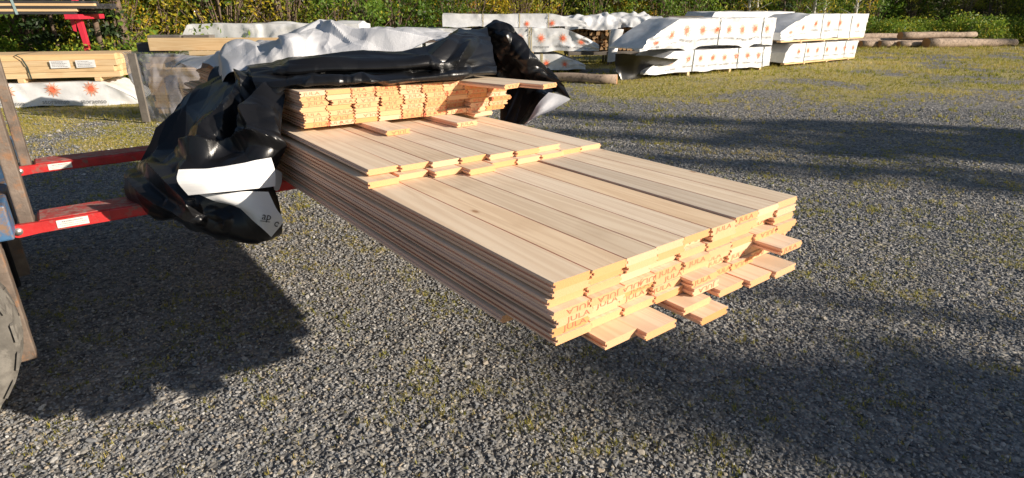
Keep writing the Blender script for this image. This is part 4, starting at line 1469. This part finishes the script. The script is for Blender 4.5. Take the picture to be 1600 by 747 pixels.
MB().add([(-0.13, -0.02, 1.24), (-0.08, -0.02, 1.22), (-0.06, -0.02, 1.46), (-0.15, -0.02, 1.46), (-0.13, 0.0, 1.24), (-0.08, 0.0, 1.22), (-0.06, 0.0, 1.46), (-0.15, 0.0, 1.46)], [(0, 1, 2, 3), (4, 7, 6, 5), (0, 4, 5, 1), (1, 5, 6, 2), (2, 6, 7, 3), (3, 7, 4, 0)]).build('gusset', [M['red_rack']], rk)
MB().box((-0.10, -0.35, 1.465), (0.17, 0.9, 1.56), 0.01).build('arm', [M['red_rack']], rk)
MB().box((-0.05, 0.02, 1.56), (0.05, 0.12, 2.9), 0.008).build('upper_post', [M['red_rack']], rk)
MB().box((-5.1, -0.35, 1.465), (-4.8, 0.9, 1.56), 0.01).build('arm', [M['red_rack']], rk)
MB().box((-5.0, 0.02, 0.0), (-4.9, 0.12, 2.9), 0.008).build('post', [M['red_rack']], rk)
db = empty('dark_board_bundle', tuple(np.array([pr_[0], pr_[1], 0])), 0.22)
tag(db, 'bundle of dark boards with a grey green strap resting on the red rack', 'board bundle')
for r in range(5):
    for c_ in range(5):
        pale = (r == 3 and c_ == 0) or (r == 1 and c_ == 0)
        L_ = 4.2
        x1 = [0.06, 0.10, 0.45, 0.42, 0.12][r] + 0.06 * c_ + random.uniform(-0.06, 0.05)
        MB().box((x1 - L_, -0.30 + c_ * 0.125, 1.563 + r * 0.052), (x1, -0.30 + c_ * 0.125 + 0.12, 1.563 + r * 0.052 + 0.047), 0.002).build('plank', [M['lumber'] if pale else M['lumber_dark']], db)
mb = MB()
mb.add([(-0.95, -0.312, 1.56), (-0.90, -0.312, 1.56), (-0.93, -0.312, 1.835), (-0.98, -0.312, 1.835), (-0.93, 0.35, 1.84), (-0.98, 0.35, 1.84)], [(0, 1, 2, 3), (3, 2, 4, 5)])
mb.build('strap', [M['strap_green']], db)

# ------------------------------------------------------------------ clear-wrapped lumber stack behind the film
cwp = gnd(242, 190)
cw = empty('film_wrapped_lumber', tuple(cwp), 0.06)
tag(cw, 'lumber stack under shiny clear film with grey upright battens, left behind the black film', 'lumber stack')
pk2 = MB().box((0, 0, 0), (4.4, 0.18, 0.094), 0.004).mesh('plank', [M['lumber']])
for r in range(9):
    for c_ in range(2):
        put('plank', pk2, cw, (random.uniform(-0.05, 0.05), 0.14 + c_ * 0.19 + random.uniform(-0.012, 0.012), 0.10 + r * 0.0965))
for x in (0.3, 2.0, 3.8):
    MB().box((x - 0.05, 0.1, 0.0), (x + 0.05, 0.52, 0.098), 0.004).build('bearer', [M['lumber']], cw)


def loc_sheet(name, C_, res, mat, layers, seed):
    C_ = np.asarray(C_, float)
    X_ = crumple(smooth_grid(C_, max(8, int(np.linalg.norm(np.diff(C_, axis=0), axis=-1).sum(0).max() / res)), max(8, int(np.linalg.norm(np.diff(C_, axis=1), axis=-1).sum(1).max() / res))), layers, seed, False)
    return put(name, mesh_of(name, X_.reshape(-1, 3), grid_faces(*X_.shape[:2]), mat, True), cw)


loc_sheet('clear_wrap', [[(-0.36, 0.56, 1.0), (-0.40, 0.5, 1.03), (-0.34, 0.06, 1.02), (-0.10, -0.02, 1.02), (0.5, 0.0, 1.01), (1.4, 0.0, 0.93), (2.6, 0, 1.0), (4.5, 0, 1.0)],
                         [(-0.32, 0.56, 0.72), (-0.36, 0.5, 0.72), (-0.30, 0.0, 0.74), (-0.08, -0.05, 0.74), (0.5, -0.08, 0.72), (1.4, -0.05, 0.72), (2.6, -0.03, 0.72), (4.5, 0, 0.72)],
                         [(-0.22, 0.56, 0.4), (-0.24, 0.5, 0.4), (-0.18, 0.02, 0.42), (0.0, -0.06, 0.42), (0.5, -0.10, 0.42), (1.4, -0.05, 0.4), (2.6, -0.03, 0.4), (4.5, 0, 0.4)],
                         [(-0.10, 0.56, 0.03), (-0.10, 0.5, 0.02), (-0.04, 0.05, 0.03), (0.1, -0.02, 0.02), (0.5, -0.04, 0.03), (1.4, -0.02, 0.02), (2.6, -0.02, 0.02), (4.5, 0, 0.02)]], 0.022, M['clear_wrap'], [(0.26, 3.0, 1.2, 0.05), (0.13, 3.0, 0.7, 0.024), (0.07, 2.0, 0.2, 0.007)], 31)
loc_sheet('clear_wrap_top', [[(-0.36, 0.04, 1.03), (0.3, 0.0, 1.02), (1.4, 0.0, 0.95), (4.5, 0, 1.0)], [(-0.38, 0.5, 1.05), (0.3, 0.4, 1.04), (1.4, 0.4, 1.0), (4.5, 0.4, 1.02)], [(-0.36, 0.56, 1.01), (0.3, 0.56, 1.01), (1.4, 0.56, 1.0), (4.5, 0.56, 1.0)]], 0.03, M['clear_wrap'], [(0.3, 2.0, 1.3, 0.012)], 33)
for x, zt in ((-0.05, 1.04), (0.98, 0.94)):
    MB().box((x - 0.055, -0.16, 0.02), (x + 0.055, -0.115, zt), 0.005).build('batten', [M['old_wood']], cw)
bm_ = MB().box((0, 0.10, 1.06), (3.6, 0.24, 1.245), 0.006).build('wooden_beam', [M['lumber']], None, loc=tuple(cwp), rot=(0, 0, 0.05))
tag(bm_, 'long pale sawn beam lying on the clear wrapped lumber stack', 'beam')
bm_.location.x += 0.10
bm_ = MB().box((0.75, -0.06, 1.0), (1.5, 0.06, 1.06), 0.004).build('wooden_block', [M['lumber']], None, loc=tuple(cwp), rot=(0, 0, 0.05))
tag(bm_, 'short pale board end lying at the edge of the clear wrapped stack', 'board')
for i, (x, y, z, l, lab) in enumerate([(-0.18, 0.28, 1.03, 0.42, 'dark block beside the end of the long pale beam'), (0.02, 0.26, 1.18, 0.5, 'brown plank end behind the long pale beam, left of two'), (0.56, 0.26, 1.18, 0.4, 'brown plank end behind the long pale beam, right of two')]):
    o = MB().box((x, y, z), (x + l, y + 0.22, z + (0.14 if i == 0 else 0.1)), 0.008).build('wooden_block', [M['old_wood'] if i else M['lumber_dark']], None, loc=tuple(cwp), rot=(0, 0, 0.05))
    tag(o, lab, 'block')

# ------------------------------------------------------------------ firewood pallets with white covers
def firewood(x0, Y, wd, z0, z1, label, clabel, seed):
    r = random.Random(seed)
    o = empty('firewood_pallet', (x0, Y, 0), 0.05)
    tag(o, label, 'firewood', 'firewood pallets')
    nx_, nz_ = int(wd / 0.13), int((z1 - z0) / 0.115)
    for i in range(nx_):
        for k in range(nz_):
            m_ = MB()
            a = r.uniform(0, 6.28)
            n = r.choice((3, 4, 4, 5))
            rad = r.uniform(0.055, 0.078)
            c_ = ((i + 0.5) * 0.13 + r.uniform(-0.02, 0.02), r.uniform(-0.06, 0.05), z0 + (k + 0.5) * 0.115 + r.uniform(-0.015, 0.015))
            tilt = r.uniform(-0.3, 0.3)
            pts = [(c_[0] + rad * math.cos(a + j * 6.283 / n) * r.uniform(0.8, 1.15), c_[2] + rad * math.sin(a + j * 6.283 / n) * r.uniform(0.8, 1.1)) for j in range(n)]
            V = [(p, c_[1], q) for p, q in pts] + [(p + tilt * 0.1, c_[1] + 0.4, q) for p, q in pts]
            F = [(j, (j + 1) % n, (j + 1) % n + n, j + n) for j in range(n)] + [tuple(range(n))[::-1], tuple(range(n, 2 * n))]
            m_.add(V, F).build('split_log', [M['firewood']], o)
    for x in (0.02, wd - 0.06):
        for y in (-0.12, 0.75):
            MB().box((x, y, 0.0), (x + 0.05, y + 0.05, z1 + 0.05), 0.004).build('corner_post', [M['old_wood']], o)
    MB().box((0, -0.1, z0 - 0.12), (wd, 0.8, z0 - 0.02), 0.01).build('pallet', [M['old_wood']], o)
    MB().box((0.06, 0.4, z0), (wd - 0.06, 0.56, z1), 0.01).build('rear_logs', [M['firewood']], o)
    cv = empty('pallet_cover', (x0, Y, 0), 0.05)
    tag(cv, clabel, 'tarpaulin', 'white firewood covers')
    C_ = [[(-0.12, -0.24, z1 - 0.16), (wd * 0.3, -0.30, z1 - 0.10), (wd * 0.65, -0.28, z1 - 0.15), (wd + 0.14, -0.22, z1 - 0.12)],
          [(-0.14, -0.20, z1 + 0.06), (wd * 0.3, -0.26, z1 + 0.12), (wd * 0.65, -0.24, z1 + 0.10), (wd + 0.16, -0.18, z1 + 0.05)],
          [(-0.10, 0.1, z1 + 0.22), (wd * 0.3, 0.1, z1 + 0.26), (wd * 0.65, 0.1, z1 + 0.27), (wd + 0.12, 0.1, z1 + 0.20)],
          [(-0.12, 0.8, z1 + 0.18), (wd * 0.3, 0.8, z1 + 0.24), (wd * 0.65, 0.8, z1 + 0.25), (wd + 0.12, 0.8, z1 + 0.18)],
          [(-0.12, 0.95, z1 - 0.3), (wd * 0.3, 1.0, z1 - 0.3), (wd * 0.65, 1.0, z1 - 0.3), (wd + 0.12, 0.95, z1 - 0.3)]]
    C_ = np.array(C_)
    X_ = crumple(smooth_grid(C_, 44, 44), [(0.3, 2.0, 0.5, 0.06), (0.14, 2.5, -0.5, 0.03)], seed, False)
    put('cover', mesh_of('cover', X_.reshape(-1, 3), grid_faces(44, 44), M['wrap_white'], True), cv)
    return o


p1, p2 = at_y(886, 90, 19.6), at_y(952, 90, 20.0)
firewood(p1[0], 19.6, 1.35, 0.42, 1.20, 'stacked split firewood under a white cover, just right of the three tier stack', 'white cover over the left firewood pallet', 3)
firewood(p2[0], 20.0, 1.5, 0.42, 1.24, 'stacked split firewood partly hidden behind the gaping white pack', 'white cover over the right firewood pallet', 4)
hs_ = empty('hanging_strip', (0, 0, 0))
tag(hs_, 'white plastic strip hanging between the two firewood pallets', 'plastic strip')
world_sheet('strip', [[at_y(955, 46, 19.3), at_y(964, 45, 19.25), at_y(974, 46, 19.3)], [at_y(951, 70, 19.25), at_y(960, 69, 19.2), at_y(968, 70, 19.25)], [at_y(948, 97, 19.2), at_y(954, 97, 19.15), at_y(961, 96, 19.2)]], 0.04, M['film_white'], hs_, [(0.25, 1, 0.3, 0.03)], 5)

#%%LOGS
# ------------------------------------------------------------------ logs
def log(p, q, r0, r1, label, group='logs lying by the forest edge', stub=False):
    p, q = np.array(p, float), np.array(q, float)
    t = np.linspace(0, 1, 9)
    pts = [p + (q - p) * k + np.array([random.uniform(-0.02, 0.02), random.uniform(-0.02, 0.02), random.uniform(-0.015, 0.015)]) for k in t]
    mb = MB()
    mb.tube([x - p for x in pts], [r0 + (r1 - r0) * k for k in t], 16, True, 0, 1, 0.07)
    o = mb.build('log', [M['log_bark'], M['log_end']], None, True, tuple(p))
    for f in o.data.polygons:
        if f.material_index == 1:
            f.use_smooth = False
    tag(o, label, 'log', group)
    return o


LD = unit(gnd(1575, 71) - gnd(1442, 74))
pL = gnd(1446, 75)
log(pL + [0, 0, 0.21], pL + LD * 5.6 + [0, 0, 0.16], 0.225, 0.16, 'large barkless log at the right front of the log pile')
perp = np.array([-LD[1], LD[0], 0])
for i, (a, b_, L_, r_, z_, lab) in enumerate([(-1.15, 0.45, 6.0, 0.17, 0.16, 'dark ended log just left of the large front log'), (-0.75, 0.8, 6.3, 0.19, 0.52, 'log with a round reddish end lying on top of the pile'), (-2.0, 0.7, 6.0, 0.18, 0.17, 'middle log of the pile with a black end'),
                                          (-2.9, 0.9, 5.8, 0.17, 0.17, 'log fourth from the right in the pile'), (-3.6, 1.3, 6.4, 0.22, 0.24, 'thick log fifth from the right in the pile'), (-5.6, 1.2, 6.8, 0.2, 0.2, 'leftmost log with its dark end beside the white pack'), (-3.0, 1.7, 8.2, 0.18, 0.45, 'long pale log along the back of the pile')]):
    p = pL + LD * a + perp * b_
    log(p + [0, 0, z_], p + LD * (L_ - 1.6) + [0, 0, z_ - 0.02], r_ * 0.86, r_ * 0.66, lab)
st_ = MB()
q_ = at_y(1508, 56, 31.5)
st_.tube([(0, 0, 0), (0.1, 0, 0.45), (0.28, 0, 0.95)], [0.09, 0.07, 0.03], 8)
o = st_.build('broken_branch', [M['log_bark']], None, True, (q_[0], q_[1], 0.1))
tag(o, 'pale broken branch sticking up behind the log pile', 'branch')
pa, pb = gnd(964, 132), gnd(878, 129)
dd = unit(pb - pa)
log(pa + [0, 0, 0.115], pa + dd * 3.4 + [0, 0, 0.115], 0.115, 0.105, 'thin bare log lying alone on the gravel below the white packs', 'lone log')

#%%FOREST
# ------------------------------------------------------------------ forest edge
def leaf_cloud(centres, radii, n_per, size, rg, tint0=0.5, flat=0.7):
    """leaf-sized quads gathered in clumps"""
    V, T = [], []
    for c_, r_ in zip(centres, radii):
        n = max(3, int(n_per * (r_ / 0.4) ** 1.6))
        p = rg.normal(size=(n, 3))
        p = p / (np.linalg.norm(p, axis=1, keepdims=True) + 1e-9) * (rg.random((n, 1)) ** 0.45) * r_
        p[:, 2] *= flat
        p += c_
        a = rg.normal(size=(n, 3))
        a /= np.linalg.norm(a, axis=1, keepdims=True)
        b_ = np.cross(a, rg.normal(size=(n, 3)))
        b_ /= np.linalg.norm(b_, axis=1, keepdims=True)
        s = (size * (0.6 + 0.8 * rg.random((n, 1))))
        V.append(np.stack([p - a * s, p + b_ * s * 0.45, p + a * s, p - b_ * s * 0.45], 1))
        T.append(np.repeat(tint0 + rg.normal() * 0.16 + rg.normal(size=n) * 0.10, 4))
    return np.concatenate(V).reshape(-1, 3), np.concatenate(T)


def leaf_mesh(name, V, T, mat):
    me = mesh_of(name, V, np.arange(len(V)).reshape(-1, 4).tolist(), mat)
    me.attributes.new('tint', 'FLOAT', 'POINT').data.foreach_set('value', np.clip(T, 0, 1).astype(np.float32))
    return me


def shrub_meshes(seed, h, rad, mat, size, nclump, n_per, tint):
    rg = np.random.default_rng(seed)
    c_, r_ = [], []
    mb = MB()
    for i in range(nclump):
        z = h * (0.08 + 0.92 * rg.random() ** 0.8)
        rr_ = rad * (0.55 + 0.6 * math.sin(math.pi * min(1, z / h * 0.8 + 0.15))) * math.sqrt(rg.random())
        a = rg.random() * 6.283
        c_.append(np.array([rr_ * math.cos(a), rr_ * math.sin(a), z]))
        r_.append(rg.uniform(0.16, 0.42))
        if i % 4 == 0:
            e = c_[-1]
            mb.tube([(e[0] * 0.08, e[1] * 0.08, 0), (e[0] * 0.4, e[1] * 0.4, e[2] * 0.55), tuple(e)], [0.028, 0.018, 0.006], 5, False)
    V, T = leaf_cloud(c_, r_, n_per, size, rg, tint)
    return mb.mesh('stems', [M['bark']], True), leaf_mesh('foliage', V, T, M[mat])


def tree_meshes(seed, h, bark, mat, size, r0, spruce=False):
    rg = np.random.default_rng(seed)
    mb = MB()
    t = np.linspace(0, 1, 9)
    wob = rg.normal(size=(9, 2)).cumsum(0) * 0.045
    pts = [(wob[i, 0], wob[i, 1], h * t[i]) for i in range(9)]
    mb.tube(pts, [r0 * (1 - 0.85 * k) + 0.01 for k in t], 9, True, 0, None, 0.05)
    c_, r_ = [], []
    if spruce:
        for z in np.arange(0.5, h, 0.34):
            R_s = 0.17 * (h - z) ** 0.92 + 0.12
            for k in range(int(5 + R_s * 3.5)):
                a = rg.random() * 6.283
                for f in np.arange(0.25, 1.01, 0.28):
                    rr_ = R_s * f * rg.uniform(0.85, 1.1)
                    c_.append(np.array([rr_ * math.cos(a), rr_ * math.sin(a), z - 0.28 * rr_]))
                    r_.append(0.15 + 0.10 * R_s * rg.random())
        V, T = leaf_cloud(c_, r_, 30, size, rg, 0.5, 0.5)
    else:
        for z in np.linspace(0.6, h * 0.97, 26):
            lo = z < 2.6
            for k in range(3 if lo else 5):
                a = rg.random() * 6.283
                rr_ = rg.uniform(0.2, 1.0) * (0.9 if lo else 0.25 + 1.7 * math.sin(math.pi * (0.15 + 0.8 * z / h)))
                i = min(8, int(z / h * 8))
                e = np.array([rr_ * math.cos(a) + pts[i][0], rr_ * math.sin(a) + pts[i][1], z + rr_ * 0.2])
                mb.tube([(pts[i][0], pts[i][1], z - 0.25), tuple((e + [pts[i][0], pts[i][1], z - 0.2]) / 2), tuple(e)], [0.022, 0.014, 0.004], 4, False)
                c_.append(e)
                r_.append(rg.uniform(0.2, 0.45) if lo else rg.uniform(0.3, 0.6))
        V, T = leaf_cloud(c_, r_, 26, size, rg, 0.5)
    return mb.mesh('trunk', [M[bark]], True), leaf_mesh('crown', V, T, M[mat])


SHR = {
    'green': [shrub_meshes(100 + i, 3.4, 1.3, 'leaf_green', 0.06, 150, 34, 0.45) for i in range(3)],
    'yellow': [shrub_meshes(120 + i, 3.4, 1.25, 'leaf_yellow', 0.045, 150, 34, 0.5) for i in range(3)],
    'olive': [shrub_meshes(140 + i, 3.6, 1.3, 'leaf_olive', 0.055, 150, 34, 0.5) for i in range(3)],
    'low': [shrub_meshes(160 + i, 0.95, 0.8, 'leaf_green', 0.05, 46, 26, 0.62) for i in range(3)],
}
TRE = {
    'birch': [tree_meshes(200 + i, 9.5, 'bark_birch', 'leaf_yellow', 0.07, 0.085) for i in range(2)],
    'pine': [tree_meshes(220 + i, 10.5, 'bark', 'leaf_green', 0.08, 0.12) for i in range(2)],
    'spruce': [tree_meshes(240 + i, 11.0, 'bark', 'needle', 0.10, 0.15, True) for i in range(2)],
    'youngspruce': [tree_meshes(260, 4.2, 'bark', 'needle', 0.07, 0.06, True)],
}
EDGE = np.array([(-34, 10), (-20, 14.2), (-13, 14.6), (-9.2, 15.4), (-6.5, 18), (-3.5, 21.5), (1, 26), (8, 28.5), (14, 31), (18, 36), (27, 37), (36, 33), (46, 25), (56, 12)], float)
seg = np.linalg.norm(np.diff(EDGE, axis=0), axis=1)
cum = np.concatenate([[0], np.cumsum(seg)])


def edge_pt(s, back):
    i = min(np.searchsorted(cum, s, 'right') - 1, len(seg) - 1)
    f = (s - cum[i]) / seg[i]
    p = EDGE[i] * (1 - f) + EDGE[i + 1] * f
    t = (EDGE[i + 1] - EDGE[i]) / seg[i]
    return p + np.array([-t[1], t[0]]) * back


def px_of(x, y):
    d = np.array([x, y, 0.8]) - CC
    z = d @ CF
    return 800 + FPX * d[0] / z if z > 0.1 else -9999


def where(px):
    for lim, w in ((-20, 'left beyond the strapped lumber'), (215, 'behind the strapped lumber bundle'), (480, 'behind the clear wrapped stack'), (700, 'behind the crumpled silver film'), (960, 'behind the three tier white stack'), (1210, 'behind the gaping white pack'), (1350, 'behind the stack beside the logs'), (1620, 'behind the log pile')):
        if px < lim:
            return w
    return 'right beyond the log pile'


def plant(kind, meshes, p, sc_, rot, name, label, cat, group, parts):
    o = empty(name, (p[0], p[1], float(ground_z(np.array(p[0]), np.array(p[1])))), rot)
    o.scale = (sc_, sc_, sc_ * random.uniform(0.9, 1.15))
    tag(o, label, cat, group)
    for nm, me in zip(parts, meshes):
        put(nm, me, o)
    return o


RF = random.Random(5)
NAME = {'green': 'leafy_shrub', 'yellow': 'autumn_shrub', 'olive': 'olive_shrub', 'low': 'low_weed'}
DESC = {'green': 'bright green leafy shrub', 'yellow': 'yellowing autumn shrub', 'olive': 'olive green shrub'}
s = 2.0
while s < cum[-1] - 1:
    for back in (0.0, 1.5):
        p = edge_pt(s + RF.uniform(-0.5, 0.5), back + RF.uniform(-0.5, 0.5))
        px = px_of(*p)
        if px < 230:
            k = RF.choice(('green', 'green', 'green', 'olive', 'yellow'))
        elif px < 680:
            k = RF.choice(('yellow', 'yellow', 'olive', 'green'))
        elif px < 1090:
            k = RF.choice(('olive', 'green', 'olive', 'yellow'))
        else:
            k = RF.choice(('green', 'olive', 'green', 'yellow' if px > 1400 else 'green'))
        if 1110 < px < 1330 and back == 0.0 and RF.random() < 0.75:
            continue
        plant(k, RF.choice(SHR[k]), p, RF.uniform(0.8, 1.2), RF.uniform(0, 6.28), NAME[k], f'{DESC[k]} {where(px)}', 'shrub', f'{k} shrubs {where(px)}', ('stems', 'foliage'))
    s += RF.uniform(1.25, 1.75) if s < cum[-1] * 0.8 else 2.4
s = 2.0
while s < cum[-1] - 1:
    for back in (2.2, 4.6):
        p = edge_pt(s + RF.uniform(-0.8, 0.8), back + RF.uniform(-1, 1))
        px = px_of(*p)
        k = RF.choice(('birch', 'birch', 'pine', 'spruce') if px < 1350 else ('spruce', 'pine', 'spruce', 'birch'))
        plant(k, RF.choice(TRE[k]), p, RF.uniform(0.85, 1.25), RF.uniform(0, 6.28), f'{k}_tree', {'birch': 'slender white barked birch', 'pine': 'brown trunked pine', 'spruce': 'dark dense spruce'}[k] + f' in the forest {where(px)}', 'tree', f'{k} trees {where(px)}', ('trunk', 'crown'))
    s += RF.uniform(2.0, 3.2)
# a few slim trunks right at the edge, as in the photograph
for px, Y, k in ((28, 15.2, 'pine'), (192, 14.4, 'pine'), (312, 17.5, 'birch'), (437, 19.5, 'birch'), (663, 23, 'birch'), (715, 25, 'birch'), (1166, 29.5, 'birch'), (1180, 30.2, 'birch'), (1268, 31, 'birch'), (1285, 32, 'birch'), (1333, 33, 'birch'), (1352, 34, 'pine'), (1510, 38, 'birch')):
    p = at_y(px, 40, Y)
    plant(k, RF.choice(TRE[k]), p[:2], RF.uniform(0.8, 1.0), RF.uniform(0, 6.28), f'{k}_tree', {'birch': 'slim pale birch trunk', 'pine': 'bare brown pine trunk'}[k] + f' at the edge {where(px)}', 'tree', f'{k} trunks at the edge {where(px)}', ('trunk', 'crown'))
for px, Y in ((75, 14.3), (140, 15.0), (165, 14.0), (1220, 29.0), (560, 20.5)):
    p = at_y(px, 40, Y)
    plant('youngspruce', TRE['youngspruce'][0], p[:2], RF.uniform(0.8, 1.1), RF.uniform(0, 6.28), 'young_spruce', f'young dark green spruce at the forest edge {where(px)}', 'tree', f'young spruces {where(px)}', ('trunk', 'crown'))
# weeds along the log pile
for i in range(46):
    px = RF.uniform(1335, 1640)
    p = at_y(px, 50, RF.uniform(31.5, 33.5))
    plant('low', RF.choice(SHR['low']), p[:2], RF.uniform(0.7, 1.35), RF.uniform(0, 6.28), 'low_weed', 'bright leafy weed growing behind the log pile', 'weed', 'weeds behind the log pile', ('stems', 'foliage'))
for i in range(16):
    p = (RF.uniform(-12, -6.3), RF.uniform(12.6, 14.0))
    plant('low', RF.choice(SHR['low']), p, RF.uniform(0.6, 1.1), RF.uniform(0, 6.28), 'low_weed', 'leafy weed growing behind the strapped lumber bundle', 'weed', 'weeds behind the lumber bundle', ('stems', 'foliage'))
# the wood beyond reads as one mass
rg = np.random.default_rng(77)
cs, rs = [], []
s = 0.0
while s < cum[-1]:
    for k in range(9):
        p = edge_pt(s, 6.5 + rg.random() * 3.5)
        cs.append(np.array([p[0], p[1], rg.random() ** 1.3 * 7.5 + 0.2]))
        rs.append(rg.uniform(0.6, 1.1))
    s += 0.42
V, T = leaf_cloud(cs, rs, 9, 0.16, rg, 0.4)
tag(put('forest', leaf_mesh('forest', V, T, M['needle'])), 'dark mass of forest beyond the edge trees', 'forest', kind='stuff')
# spruces to the right of the yard whose shadows lie across the gravel
hx, hy = math.sin(SUN_AZ), math.cos(SUN_AZ)
for i, (al, cr, H_, wx) in enumerate([(-1.30, 2.60, 11.5, 1.7), (-0.5, 2.45, 12.5, 2.1), (0.2, 2.9, 12.2, 2.2), (0.9, 2.6, 12.0, 2.3), (-3.6, 9.7, 12.5, 1.4), (-3.0, 8.3, 12.0, 1.3), (-2.4, 7.1, 11.5, 1.3), (-0.6, 8.8, 12.5, 1.6), (0.5, 10.3, 12, 1.5), (9.5, 23.5, 12, 1.0)]):
    tx, ty = al * hx - cr * hy, al * hy + cr * hx
    D_ = H_ / math.tan(SUN_EL)
    p = (tx + hx * D_, ty + hy * D_)
    o = plant('spruce', TRE['spruce'][i % 2], p, H_ / 11.0, 1.3 * i, 'spruce_tree', f'{ORD[i]} tall spruce right of the yard throwing its shadow on the gravel', 'tree', 'spruces shading the yard', ('trunk', 'crown'))
    o.scale = (H_ / 11.0 * wx, H_ / 11.0 * wx, H_ / 11.0)

# plants of one kind behind one landmark are told apart by their order from the left
byl = {}
for o in sc.objects:
    if o.parent is None and o.get('category') in ('shrub', 'tree') and 'right of the yard' not in o['label']:
        px = px_of(o.location.x, o.location.y)
        if -40 < px < 1640:
            byl.setdefault(o['label'], []).append((px, o))
for lab, lst in byl.items():
    lst.sort(key=lambda t: t[0])
    if 1 < len(lst) <= 12:
        for i, (_, o) in enumerate(lst):
            o['label'] = (f'{ORD[i]} from left ' if i else 'leftmost ') + lab
